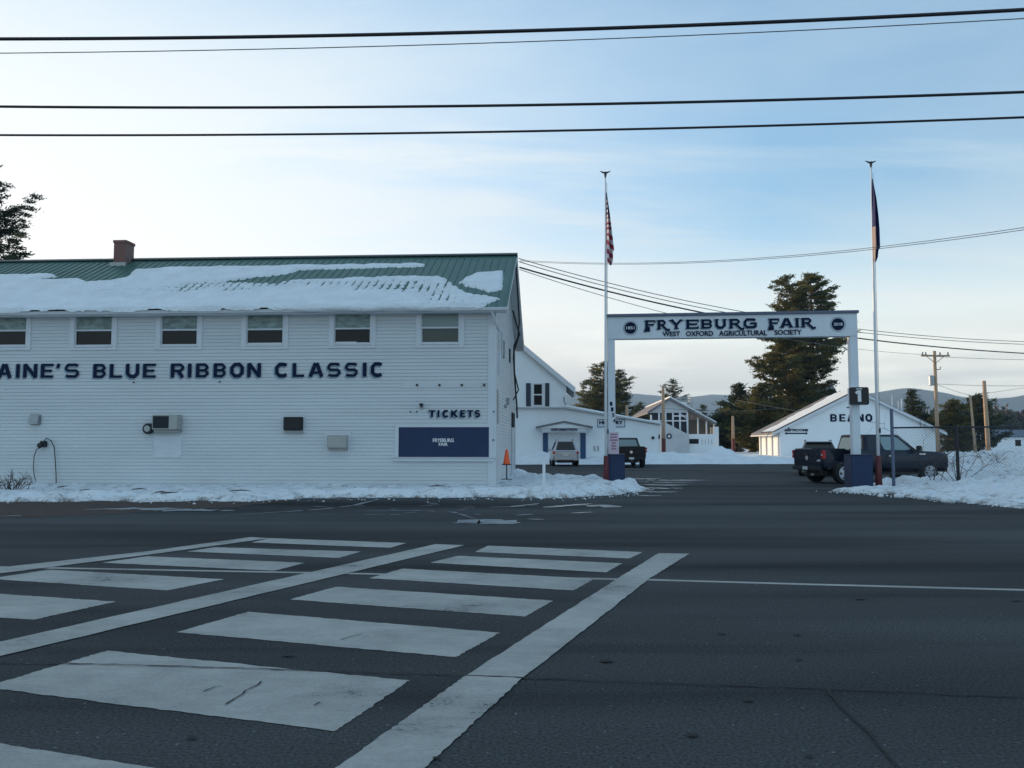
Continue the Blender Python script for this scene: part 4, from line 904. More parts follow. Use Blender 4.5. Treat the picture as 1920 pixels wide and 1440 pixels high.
# ================================================================== small things near the island
p = gnd(950, 914); r = empty('cone_stand', (p.x, p.y, .28), 0, 'black stand on the snow under the orange cone', 'stand')
z_of = lambda py: CAMH + (p.y) * math.tan(TH + math.atan((720 - py) / F))
b = MB(); b.tube([(0, 0, .02), (0, 0, .52)], .022, 8); b.build('post', M['black'], r)
b = MB(); b.box(-.20, .20, -.03, .03, 0, .03); b.box(-.03, .03, -.2, .2, .031, .05); b.build('foot', M['black'], r)
b = MB(); b.box(-.17, .17, -.17, .17, .521, .55); b.build('plate', M['black'], r)
o = MB().lathe([(.135, 0), (.125, .03), (.05, .48), (.045, .52), (.02, .53)], 20).build('traffic_cone', M['orange'], None, smooth=True); o.location = (p.x, p.y, .832)
tag(o, 'orange traffic cone standing on the black stand at the building corner', 'cone')
p = gnd(1020, 909, .15); r = empty('marker_post', (p.x, p.y, .1), 0, 'short plain white post standing in the snow between cone and gate', 'post')
b = MB(); b.box(-.05, .05, -.05, .05, 0, .92); b.build('shaft', M['white'], r, bevel=.01); MB().prism_xz([(-.06, .921), (.06, .921), (0, .97)], -.06, .06).build('cap', M['white'], r)

# ================================================================== INFORMATION HALL (behind the lot)
def build_info():
    o_ = at(960, 870, 66); IF = Frame((o_.x, 66, 0), R(-3.5)); X = lambda px, py=800: IF.front(px, py)[0]; Z = lambda py, px=1060: IF.front(px, py)[1]
    root = empty('information_hall', IF.o, IF.yaw, 'white gabled hall with blue shutters and Information porch behind the lot', 'building')
    pk = (X(925), Z(604, 925)); er = (X(1062), Z(718)); el = (X(788), er[1])
    b = MB(); D = 12
    b.prism_xz([(el[0], 0), (er[0], 0), er, pk, el], .3, D); b.build('wall', M['wallwhite'], root)
    # low wing in front
    xr = X(1236); zl = Z(766); zr = Z(797, 1236); xm = X(1060)
    b = MB(); b.prism_xz([(X(900), 0), (xr, 0), (xr, zr), (xm, zl), (X(900), zl)], 0, 9); b.build('wing', M['wallwhite'], root)
    b = MB(); b.hexa([(xm, -.25, zl + .004), (xr + .25, -.25, zr + .004), (xr + .25, 9.2, zr + .004), (xm, 9.2, zl + .004), (xm, -.25, zl + .16), (xr + .25, -.25, zr + .12), (xr + .25, 9.2, zr + .12), (xm, 9.2, zl + .16)])
    b.box(X(900), xm, -.25, .29, zl + .004, zl + .13); b.build('wing_roof', M['greywall'], root)
    b = MB(); b.hexa([(xm, -.22, zl + .165), (xr + .2, -.22, zr + .125), (xr + .2, 9.1, zr + .125), (xm, 9.1, zl + .165), (xm, -.15, zl + .30), (xr + .15, -.15, zr + .22), (xr + .1, 9.1, zr + .22), (xm, 9.1, zl + .3)]); b.build('roof_snow', M['snow'], root)
    # main roof
    sl = (pk[1] - er[1]) / (er[0] - pk[0]); ov = .7; ov_z = er[1] - sl * ov
    b = MB()
    for s in (1, -1):
        ex = er[0] + ov if s > 0 else el[0] - ov; P = [(pk[0], pk[1] + .02), (ex, ov_z + .02), (ex, ov_z + .2), (pk[0], pk[1] + .2)]
        if s > 0: P = P[::-1]; P = [(pk[0], pk[1] + .2), (pk[0], pk[1] + .02), (ex, ov_z + .02), (ex, ov_z + .2)]
        b.prism_xz(P, -.05, D + .4)
    b.build('roof', M['greyroof'], root)
    b = MB()
    for s in (1, -1):
        ex = er[0] + ov + .03 if s > 0 else el[0] - ov - .03; P = [(pk[0], pk[1] - .25), (ex, ov_z - .25), (ex, ov_z + .22), (pk[0], pk[1] + .22)]
        if s < 0: P = P[::-1]
        b.prism_xz(P, -.12, -.051)
    b.build('rake_board', M['trim'], root)
    # window with shutters
    x0, x1, z0, z1 = X(1001, 740), X(1016, 740), Z(759), Z(720)
    b = MB(); b.box(x0 - .12, x0, .22, .3, z0 - .12, z1 + .12); b.box(x1, x1 + .12, .22, .3, z0 - .12, z1 + .12); b.box(x0, x1, .222, .3, z0 - .12, z0); b.box(x0, x1, .222, .3, z1, z1 + .12); b.box(x0, x1, .222, .3, (z0 + z1) / 2 - .05, (z0 + z1) / 2 + .05)
    w = b.build('window', M['trim'], root); MB().quad((x0, .27, z0), (x1, .27, z0), (x1, .27, z1), (x0, .27, z1)).build('pane', M['glass'], w)
    for a, c in ((986, 995), (1022, 1030)): MB().box(X(a, 740), X(c, 740), .24, .298, z0 - .1, z1 + .1).build('shutter', M['shutter'], root)
    # porch pediment
    b = MB(); xa, xb, xc = X(1009), X(1107), X(1058); zt, ze_, zb_ = Z(793), Z(803), Z(807)
    b.prism_xz([(xa, ze_), (xb, ze_), (xc, zt)], -1.0, -.001); b.build('porch_gable', M['wallwhite'], root)
    b = MB(); b.prism_xz([(xa - .15, ze_ + .002), (xc, zt + .002), (xc, zt + .14), (xa - .15, ze_ + .12)][::-1][::-1], -1.12, -.001)
    b.prism_xz([(xc, zt + .003), (xb + .15, ze_ + .003), (xb + .15, ze_ + .12), (xc, zt + .14)], -1.12, -.001); b.build('porch_roof', M['greyroof'], root)
    b = MB(); x = X(1017); e = X(1098); n = 15; dx = (e - x) / n; b.box(x, e, -.9, -.85, Z(808), ze_ - .002)
    for i in range(n):
        b.prism_xz([(x + dx * i, Z(808) - .001), (x + dx * (i + .5), Z(812)), (x + dx * (i + 1) - .01, Z(808) - .001)], -.9, -.85)
    b.build('awning', M['trim'], root)
    text_mesh('lettering', 'INFORMATION', X(1034), X(1082), Z(808), Z(803.5), -1.03, M['navy_letter'], root, .04, .02)
    for a, c in ((1018, 1027), (1088, 1098)): MB().box(X(a), X(c), -.08, -.002, .3, Z(812)).build('shutter', M['blue'], root)
    MB().box(X(1028), X(1087), -.05, -.002, .2, Z(813)).build('shutter_door', M['trim'], root)
    # HISTORY board
    x0, x1, z0, z1 = X(1120), X(1172), Z(801), Z(786)
    s = MB().box(x0, x1, -.06, -.002, z0, z1).build('name_board', M['trim'], root)
    b = MB(); b.box(x0, x1, -.075, -.0605, z0, z0 + .05); b.box(x0, x1, -.075, -.0605, z1 - .05, z1); b.box(x0, x0 + .05, -.075, -.0605, z0 + .051, z1 - .051); b.box(x1 - .05, x1, -.075, -.0605, z0 + .051, z1 - .051); b.build('board_frame', M['blue'], s)
    text_mesh('lettering', 'HISTORY', x0 + .15, x1 - .15, z0 + .22, z1 - .12, -.085, M['navy_letter'], s, .05, .02)
    # security lamp, vents, pipe
    MB().tube([(X(1058), -.05, Z(745)), (X(1058), -.5, Z(752)), (X(1061), -.5, Z(760))], .08, 6).build('lamp', M['metal'], root)
    MB().tube([(X(1181, 780), 3, Z(800)), (X(1181, 780), 3, Z(757))], .13, 10).build('chimney_pipe', M['polewood'], root)
    MB().lathe([(.12, -.1), (.12, -.01)], 12, (X(1224), 0, Z(821)), axis='y').build('vent', M['acgrey'], root)
    MB().box(X(1234.5), X(1237), -.05, -.01, Z(823), Z(815)).build('box', M['acgrey'], root)
    for px in (1113, 1120): MB().box(X(px), X(px) + .1, -.06, -.002, Z(846), Z(836)).build('outlet', M['metal'], root)
build_info()

# ================================================================== GRANDSTAND
def build_stand():
    o_ = at(1236, 850, 100); G = Frame((o_.x, 100, 0), R(-3.5)); X = lambda px, py=800: G.front(px, py)[0]; Z = lambda py, px=1270: G.front(px, py)[1]
    root = empty('grandstand', G.o, G.yaw, 'pale open-sided grandstand with saltbox roof and stair wall behind the lot', 'building')
    zf = 0.2; pk = (X(1256), Z(750)); l = (X(1214), Z(776)); rr = (X(1342), Z(797)); D = 30
    b = MB()
    b.prism_xz([(pk[0], pk[1]), (l[0], l[1]), (l[0] - .05, l[1] + .25), (pk[0], pk[1] + .3)][::-1], -.5, D)
    b.prism_xz([(pk[0], pk[1] + .3), (pk[0], pk[1]), (rr[0], rr[1]), (rr[0] + .05, rr[1] + .25)], -.5, D); b.build('roof', M['greyroof'], root)
    b = MB(); b.prism_xz([(pk[0], pk[1] + .33), (pk[0], pk[1] + .301), (rr[0], rr[1] + .255), (rr[0], rr[1] + .4), (pk[0], pk[1] + .45)], -.5, D); b.build('roof_snow', M['snow'], root)
    # rake boards + gable
    b = MB(); xg = X(1290); zg = Z(774)
    b.prism_xz([(l[0] + .3, zg), (xg, zg), (xg, rr[1] + (pk[1] - rr[1]) * (rr[0] - xg) / (rr[0] - pk[0]) - .02), (pk[0], pk[1] - .02), (l[0] + .3, l[1] + .15)], -.05, .1); b.build('gable', M['greywall'], root)
    b = MB()
    for px, zt in ((1221, 778), (1236, 774), (1248, 774), (1262, 774), (1275, 774), (1289, 774)): b.box(X(px) - .1, X(px) + .1, -.1, .1, zf, Z(zt))
    b.box(X(1221), X(1290), -.08, .08, Z(789) - .08, Z(789) + .08); b.box(X(1262), X(1290), -.08, .08, Z(780) - .08, Z(780) + .08)
    b.tube([(X(1275), 0, Z(775)), (X(1290), 0, Z(787))], .07, 4); b.build('frame', M['trim'], root)
    MB().box(X(1222), X(1288), .5, .6, zf, Z(772)).build('back_wall', M['shutter'], root)
    # stair side wall
    b = MB(); b.prism_xz([(X(1236), 0), (X(1288), 0), (X(1288), Z(815)), (X(1246), Z(793)), (X(1236), Z(793))], -1.2, -.9); b.build('stair_wall', M['greywall'], root)
    MB().lathe([(.28, -.05), (.34, 0), (.28, .05)], 18, (X(1252, 818), -1.26, Z(818)), axis='y').build('wreath', M['shutter'], root)
    MB().lathe([(.15, -.02), (.15, 0)], 14, (X(1252, 818), -1.32, Z(818)), axis='y').build('wreath_disc', M['trim'], root)
    # seating side recess
    b = MB(); xs = X(1340); b.box(xg + .1, xs, 3.0, 3.2, zf, Z(786)); b.build('inner_wall', mat('stand_shadow_boards', (0.12, 0.135, 0.15), 0.8), root)  # boards coloured darker to stand for shade inside the recess
    b = MB(); b.box(xg, xs, -.2, 0, 0, Z(814)); b.build('lower_wall', M['wallwhite'], root)
    b = MB(); b.box(xs + .05, xs + .5, .2, 6, 0, Z(800)); b.build('end_wall', M['wallwhite'], root)
    MB().box(X(1291.5), X(1309), -.24, -.205, Z(832), Z(823)).build('counter_opening', M['dark'], root)
    b = MB()
    for px in (1315, 1321, 1327, 1333): b.box(X(px), X(px) + .06, -.23, -.205, Z(833), Z(824))
    b.build('slot', M['metal'], root)
    b = MB(); 
    for px in (1309, 1325, 1339): b.box(X(px) - .07, X(px) + .07, 0.02, .2, Z(814), Z(790) if px > 1320 else Z(783))
    b.build('column', M['trim'], root)
    # judges' booth on the roof
    b = MB(); x0, x1, z0, z1 = X(1277), X(1305), Z(768), Z(743)
    for x in (x0, x1):
        for y in (3, 6): b.box(x - .06, x + .06, y - .06, y + .06, z0 - .8, z1)
    for z in (z1, z1 - .35, z0 + .5):
        b.box(x0 + .061, x1 - .061, 2.95, 3.05, z - .05, z + .05); b.box(x0 + .061, x1 - .061, 5.95, 6.05, z - .05, z + .05); b.box(x1 - .05, x1 + .05, 3.07, 5.93, z - .05, z + .05)
    b.build('railing', M['metal'], root)
    MB().box(x0 + .2, x1 - .5, 3.5, 5.5, z0 - .6, z1 - .5).build('booth', M['wallwhite'], root)
build_stand()

# ================================================================== BEANO HALL
def build_beano():
    o_ = at(1463, 858, 80); B = Frame((o_.x, 80, 0), R(-3.5)); X = lambda px, py=800: B.front(px, py)[0]; Z = lambda py, px=1600: B.front(px, py)[1]
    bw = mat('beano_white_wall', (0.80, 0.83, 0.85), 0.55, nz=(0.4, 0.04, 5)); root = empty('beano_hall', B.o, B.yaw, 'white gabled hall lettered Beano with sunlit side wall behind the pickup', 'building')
    W = X(1756) ; pk = (W / 2, Z(736)); D = 8.5; ze = Z(808)
    b = MB(); b.prism_xz([(0, 0), (W, 0), (W, ze), (pk[0], pk[1] - .0), (0, ze)], 0, D); b.build('wall', bw, root)
    sl = (pk[1] - ze) / pk[0]; ov = .75
    b = MB(); P = lambda s: [(pk[0], pk[1] + .2), (pk[0], pk[1] + .01), (pk[0] + s * (pk[0] + ov), ze - sl * ov + .01), (pk[0] + s * (pk[0] + ov), ze - sl * ov + .2)]
    b.prism_xz(P(1), -.35, D + .3); b.prism_xz(P(-1)[::-1], -.35, D + .3); b.build('roof', M['greyroof'], root)
    b = MB(); Q = lambda s: [(pk[0], pk[1] + .22), (pk[0], pk[1] - .06), (pk[0] + s * (pk[0] + ov + .03), ze - sl * ov - .06), (pk[0] + s * (pk[0] + ov + .03), ze - sl * ov + .21)]
    b.prism_xz(Q(1), -.43, -.352); b.prism_xz(Q(-1)[::-1], -.43, -.352); b.box(-ov - .08, -ov + .0, -.35, D + .3, ze - sl * ov - .10, ze - sl * ov + .0); b.build('rake_board', M['trim'], root)
    # roof snow on the left slope, ragged upper edge
    us = np.arange(-.44, D + .2, .1); vs = np.arange(0, pk[0] + ov, .1); U, V = np.meshgrid(us, vs)
    d = 4.0 + fbm(U, V, .7, 41) * 1.6 + V * .25 - U; H = np.clip(d * .5, -.05, .14); xx = -ov + V; zz = ze - sl * ov + .2 + V * sl
    grid_mesh('roof_snow', xx, U, zz + H + .01, H > 0, M['snow'], root)
    us = np.arange(-.44, D + .2, .2); vs = np.arange(0, pk[0] + ov, .2); U, V = np.meshgrid(us, vs); grid_mesh('roof_snow', 2 * pk[0] + ov - V, U, ze - sl * ov + .26 + V * sl + 0.03 * fbm(U, V, 1, 4), U > -9, M['snow'], root)
    # side wall with pilasters and doors
    b = MB()
    for k in range(4): y = .4 + k * 2.4; b.box(-.14, -.001, y - .18, y + .18, 0, ze - .25)
    b.build('pilaster', M['trim'], root)
    for k in range(3): y = 1.6 + k * 2.4; MB().box(-.05, -.001, y - .7, y + .7, .3, ze - .5).build('side_door', M['wallwhite'], root)
    H_ = Z(776.5) - Z(790.5)
    letters('lettering', M['navy_letter'], root, [('B', X(1557), X(1570)), ('E', X(1574), X(1585.5)), ('A', X(1589), X(1603)), ('N', X(1607), X(1620)), ('O', X(1623), X(1636))], Z(790.5), H_, .2, -.03, .02, th=.14)
    text_mesh('lettering', 'RESTROOMS', X(1471), X(1515), Z(809), Z(804), -.03, M['navy_letter'], root, .05, .02)
    b = MB(); z = Z(812.5); b.box(X(1474), X(1511), -.03, -.001, z - .06, z + .06)
    b.prism_xz([(X(1471), z), (X(1474.5), z - .15), (X(1474.5), z + .15)], -.034, -.0); b.prism_xz([(X(1514), z), (X(1510.5), z + .15), (X(1510.5), z - .15)], -.034, 0); b.build('arrow', M['navy_letter'], root)
    MB().box(X(1589), X(1594), -.05, -.001, Z(765), Z(763)).build('lamp', M['acgrey'], root)
    MB().lathe([(.1, -.05), (.1, 0)], 10, (X(1478.5), 0, Z(802)), axis='y').build('alarm_bell', M['redpaint'], root)
build_beano()

def simple_barn(name, px0, px1, py_eave, py_ridge, Y, D, wallm, roofm, label, snow=False):
    a = at(px0, 830, Y); c = at(px1, 830, Y); r = empty(name, (a.x, Y, 0), R(-3.5), label, 'building'); W = (c.x - a.x); ze = at(px0, py_eave, Y).z; zr = at(px0, py_ridge, Y + D / 2).z
    MB().prism_yz([(0, 0), (D, 0), (D, ze), (D / 2, zr), (0, ze)], 0, W).build('wall', wallm, r)
    b = MB(); b.hexa([(-.3, -.4, ze), (W + .3, -.4, ze), (W + .3, D / 2, zr + .01), (-.3, D / 2, zr + .01), (-.3, -.4, ze + .2), (W + .3, -.4, ze + .2), (W + .3, D / 2, zr + .2), (-.3, D / 2, zr + .2)])
    b.hexa([(-.3, D / 2 + .001, zr + .01), (W + .3, D / 2 + .001, zr + .01), (W + .3, D + .4, ze), (-.3, D + .4, ze), (-.3, D / 2 + .001, zr + .2), (W + .3, D / 2 + .001, zr + .2), (W + .3, D + .4, ze + .2), (-.3, D + .4, ze + .2)])
    b.build('roof', roofm, r)
    b = MB(); n = max(2, int(W / 4))
    for i in range(n): x = W * (i + .5) / n; b.box(x - .5, x + .5, -.03, -.002, 1.0, 2.1)
    b.build('window', M['dark'], r)
simple_barn('low_shed', 1842, 2100, 820, 808, 150, 12, M['wallwhite'], M['blueroof'], 'long low shed with slate blue roof at the far right edge')
simple_barn('storage_barn', 1752, 1846, 820, 806, 135, 12, M['wallwhite'], M['snow'], 'low white shed with snow-covered roof behind the fence post')
simple_barn('back_barn', 1500, 1588, 780, 722, 135, 16, M['wallwhite'], M['greyroof'], 'grey-roofed barn partly showing above the Beano hall ridge')

# ================================================================== VEHICLES
def apply_boolean(ob, cutters):
    for c in cutters:
        m = ob.modifiers.new('cut', 'BOOLEAN'); m.operation = 'DIFFERENCE'; m.object = c; m.solver = 'EXACT'
    bpy.context.view_layer.update(); dg = bpy.context.evaluated_depsgraph_get(); me = bpy.data.meshes.new_from_object(ob.evaluated_get(dg))
    ob.modifiers.clear(); ob.data = me
    for c in cutters: bpy.data.objects.remove(c)
def shade_auto(ob, ang=35):
    me = ob.data
    for p in me.polygons: p.use_smooth = True
    bm = bmesh.new(); bm.from_mesh(me)
    for e in bm.edges:
        if len(e.link_faces) == 2 and e.calc_face_angle(0) > R(ang): e.smooth = False
    bm.to_mesh(me); bm.free()
def loft_body(st, name, m, parent, bevel=.03):
    """stations: (x, w, zb, zsh, zt, wt)"""
    b = MB(); ring = []
    for (x, w, zb, zs, zt, wt) in st:
        half = [(w * .86, zb), (w * .97, zb + .06), (w, zb + .2), (w, (zb + zs) / 2 + .06), (w * .985, zs), (wt, zt), (wt * .5, zt + .02)]
        pts = [(x, -y, z) for y, z in half] + [(x, y, z) for y, z in half[::-1]]; ring.append(pts)
    n = len(ring[0])
    for r_ in ring: b.v += r_
    for i in range(len(ring) - 1):
        for k in range(n):
            b.f.append((i * n + k, (i + 1) * n + k, (i + 1) * n + (k + 1) % n, i * n + (k + 1) % n)); b.m.append(0)
    b.f.append(tuple(range(n))); b.m.append(0); b.f.append(tuple((len(ring) - 1) * n + k for k in range(n - 1, -1, -1))); b.m.append(0)
    o = b.build(name, m, parent)
    bm = bmesh.new(); bm.from_mesh(o.data); bmesh.ops.recalc_face_normals(bm, faces=bm.faces)
    bmesh.ops.bevel(bm, geom=[e for e in bm.edges if e.is_manifold and e.calc_face_angle(0) > .5], offset=bevel, segments=3, affect='EDGES', clamp_overlap=True); bm.to_mesh(o.data); bm.free()
    return o
def cyl_cutter(x, z, r, y0, y1):
    b = MB().lathe([(r, y0), (r, y1)], 32, (x, 0, z), axis='y'); o = b.build('cutter', M['black'])
    bm = bmesh.new(); bm.from_mesh(o.data); bmesh.ops.recalc_face_normals(bm, faces=bm.faces); bm.to_mesh(o.data); bm.free(); return o
def box_cutter(*a):
    o = MB().box(*a).build('cutter', M['black']); return o
def wheel(parent, x, y, r, wdt, side):
    w = MB().lathe([(r * .55, -wdt / 2), (r * .93, -wdt / 2), (r, -wdt * .36), (r, wdt * .36), (r * .93, wdt / 2), (r * .55, wdt / 2)], 30, axis='y').build('wheel', M['tyre'], parent, smooth=False); w.location = (x, y, r)
    b = MB(); yo = side * wdt / 2; s = side
    b.lathe([(r * .62, -.01), (r * .64, .0), (r * .62, .01)], 26, (0, yo + s * .002, 0), mi=0, axis='y')
    rim = b.build('rim_disc', M['black'], w)
    b = MB(); n = 5
    for k in range(n):
        t = 2 * math.pi * k / n; c, q = math.cos(t), math.sin(t); wd = r * .13; i_, o_ = r * .12, r * .58
        P = [(c * i_ - q * wd, q * i_ + c * wd), (c * i_ + q * wd, q * i_ - c * wd), (c * o_ + q * wd * 1.5, q * o_ - c * wd * 1.5), (c * o_ - q * wd * 1.5, q * o_ + c * wd * 1.5)]
        y0, y1 = sorted((yo + s * .013, yo + s * (.03 + k * .0007))); b.prism_xz(P, y0, y1)
    y0, y1 = sorted((yo + s * .0, yo + s * .045)); b.lathe([(r * .2, y0), (r * .17, y1)] if s > 0 else [(r * .17, y0), (r * .2, y1)], 16, axis='y')
    m_ = 26
    for k in range(m_):
        a0, a1 = 2 * math.pi * k / m_, 2 * math.pi * (k + 1) / m_; ro, ri = r * .65, r * .56; y0, y1 = sorted((yo + s * .012, yo + s * .026))
        b.prism_xz([(ri * math.cos(a0), ri * math.sin(a0)), (ro * math.cos(a0), ro * math.sin(a0)), (ro * math.cos(a1), ro * math.sin(a1)), (ri * math.cos(a1), ri * math.sin(a1))], y0, y1)
    b.build('rim', M['rim'], w)
def cabin(parent, m, xb0, xb1, xt0, xt1, wb, wt, z0, z1, splits, name='cabin', tint=False):
    """greenhouse with glass patches; splits: list of (u0,u1) along the side"""
    C = {'rb': Vector((xb0, 0, z0)), }
    P = lambda x, y, z: Vector((x, y, z))
    b = MB(); ring = []
    N_ = 5; lev = [(0, 0), (.85, .85), (.97, .94), (1.0, .80)]
    for t, s_ in lev:
        x0 = xb0 + (xt0 - xb0) * min(t, 1); x1 = xb1 + (xt1 - xb1) * min(t, 1); w = wb + (wt - wb) * t; z = z0 + (z1 - z0) * t
        if t == 1.0: x0 += .12; x1 -= .14; w -= .08
        ring.append([(x0, -w * .93, z), (x0 + .07, -w, z), (x1 - .12, -w, z), (x1, -w * .86, z), (x1, w * .86, z), (x1 - .12, w, z), (x0 + .07, w, z), (x0, w * .93, z)])
    n = 8
    for r_ in ring: b.v += r_
    for i in range(len(ring) - 1):
        for k in range(n): b.f.append((i * n + k, i * n + (k + 1) % n, (i + 1) * n + (k + 1) % n, (i + 1) * n + k)); b.m.append(0)
    b.f.append(tuple(range(n - 1, -1, -1))); b.m.append(0); b.f.append(tuple((len(ring) - 1) * n + k for k in range(n))); b.m.append(0)
    cab = b.build(name, m, parent, bevel=.015); shade_auto(cab)
    def face(A, B, Cc, Dd, u0, u1, v0, v1, nm, gm=None):
        q = lambda u, v: (A.lerp(B, u)).lerp(Dd.lerp(Cc, u), v)
        nn = (B - A).cross(Dd - A).normalized(); o_ = nn * .008
        pts = []
        c = .06
        for (u, v) in ((u0 + c * (u1 - u0), v0), (u1 - c * (u1 - u0), v0), (u1, v0 + c), (u1, v1 - c * 1.6), (u1 - c * (u1 - u0), v1), (u0 + c * (u1 - u0), v1), (u0, v1 - c), (u0, v0 + c)): pts.append(q(u, v) + o_)
        back = [p - nn * .006 for p in pts]; k = len(pts)
        MB().add(pts + back, [tuple(range(k))] + [(i, i + k, (i + 1) % k + k, (i + 1) % k) for i in range(k)]).build(nm, gm or M['carglass'], cab)
    z1_ = z0 + (z1 - z0) * .97; wt_ = wb + (wt - wb) * .97
    # rear
    face(P(xb0, wb * .93, z0), P(xb0, -wb * .93, z0), P(xt0, -wt * .93, z1), P(xt0, wt * .93, z1), .06, .94, .12, .82, 'rear_window', M['tinted'] if tint else None)
    face(P(xb1, -wb * .86, z0), P(xb1, wb * .86, z0), P(xt1, wt * .86, z1), P(xt1, -wt * .86, z1), .03, .97, .03, .90, 'windshield')
    for s in (-1, 1):
        A, B, Cc, Dd = P(xb0 + .07, s * wb, z0), P(xb1 - .12, s * wb, z0), P(xt1 - .12, s * wt, z1), P(xt0 + .07, s * wt, z1)
        for (u0, u1) in splits:
            gm = M['tinted'] if (tint or u0 < .2) else None
            if s < 0: face(A, B, Cc, Dd, u0, u1, .10, .86, 'side_window', gm)
            else: face(B, A, Dd, Cc, 1 - u1, 1 - u0, .10, .86, 'side_window', gm)
    return cab
def pickup(loc, rz, paint, label, scale=1.0):
    root = empty('pickup_truck', loc, rz, label, 'pickup')
    body = loft_body([(0, .90, .62, 1.15, 1.34, .86), (.06, .95, .56, 1.15, 1.36, .90), (.7, .98, .55, 1.15, 1.36, .93), (2.0, .98, .52, 1.13, 1.34, .93), (3.0, .98, .50, 1.12, 1.30, .92), (4.4, .98, .50, 1.12, 1.27, .90), (4.75, .98, .52, 1.13, 1.26, .84), (5.45, .975, .55, 1.12, 1.235, .86), (5.82, .955, .52, 1.10, 1.20, .86), (5.90, .93, .54, 1.06, 1.15, .84)], 'body', paint, root)
    cut = [box_cutter(.10, 1.90, -.80, .80, .85, 2.2)]
    for x in (.98, 4.95):
        cut.append(cyl_cutter(x, .44, .53, -1.3, -.55)); cut.append(cyl_cutter(x, .44, .53, .55, 1.3))
    apply_boolean(body, cut); shade_auto(body, 30)
    # dark wheel housings and underbody
    MB().box(.15, 5.6, -.54, .54, .32, .62).build('underbody', M['black'], root)
    for x in (.98, 4.95):
        for s in (-1, 1): wheel(root, x, s * .84, .41, .27, s)
    cabin(root, paint, 1.96, 4.62, 2.10, 3.72, .90, .72, 1.24, 1.93, [(.06, .30), (.36, .62), (.65, .93)][:0] + [(.04, .30), (.36, .90)], 'cab')
    for s in (-1, 1):
        tl = MB().box(-.015, .14, s * .955 - .055, s * .955 + .045, .98, 1.30).build('tail_light', M['taillight'], root, bevel=.015)
        MB().box(-.022, -.0155, s * .955 - .04, s * .955 + .03, 1.10, 1.16).build('reverse_lens', M['plate'], tl)
    MB().box(-.10, .05, -.90, .90, .52, .68).build('rear_bumper', M['acgrey'], root, bevel=.03)
    MB().box(-.115, -.101, -.16, .16, .54, .67).build('licence_plate', M['plate'], root)
    MB().box(-.02, -.001, -.14, .14, 1.12, 1.20).build('tailgate_handle', M['black'], root, bevel=.004)
    MB().lathe([(.09, -.02), (.09, 0)], 16, (0, 0, 0), axis='x').build('badge', M['chrome'], root).location = (-.004, 0, 1.0)
    MB().box(-.006, .0, -.75, .75, .985, 1.0).build('tailgate_trim', M['black'], root)
    MB().tube([(-.03, -.45, .35), (-.12, -.45, .36)], .05, 8).build('exhaust', M['metal'], root)
    MB().tube([(-.05, 0, .45), (-.22, 0, .45), (-.22, 0, .52)], .035, 8).build('tow_hitch', M['metal'], root)
    for s in (-1, 1):
        m = MB().box(4.25, 4.42, s * 1.12 - .10, s * 1.12 + .10, 1.25, 1.48).build('mirror', M['black'], root, bevel=.03)
        MB().box(4.3, 4.36, s * .99 - .08, s * .99 + .08, 1.26, 1.31).build('mirror_arm', M['black'], m)
        MB().box(3.0, 3.2, s * .995 - .015, s * .995 + .015, 1.06, 1.10).build('door_handle', M['chrome'], root)
        MB().box(4.45, 4.75, s * .990 - .005, s * .990 + .005, 1.12, 1.17).build('fender_badge', M['chrome'], root)
        for x in (2.25, 2.92, 4.35): MB().box(x, x + .012, s * .984 - .004, s * .984 + .004, .62, 1.12).build('door_seam', M['black'], root)
        MB().box(5.70, 5.86, s * .80 - .08, s * .80 + .10, .85, 1.02).build('headlight', M['plate'], root, bevel=.02)
    MB().box(5.84, 5.93, -.85, .85, .42, .62).build('front_bumper', M['acgrey'], root, bevel=.03)
    MB().box(2.2, 4.4, -1.02, -.90, .36, .42).build('running_board', M['black'], root); MB().box(2.2, 4.4, .90, 1.02, .36, .42).build('running_board', M['black'], root)
    return root
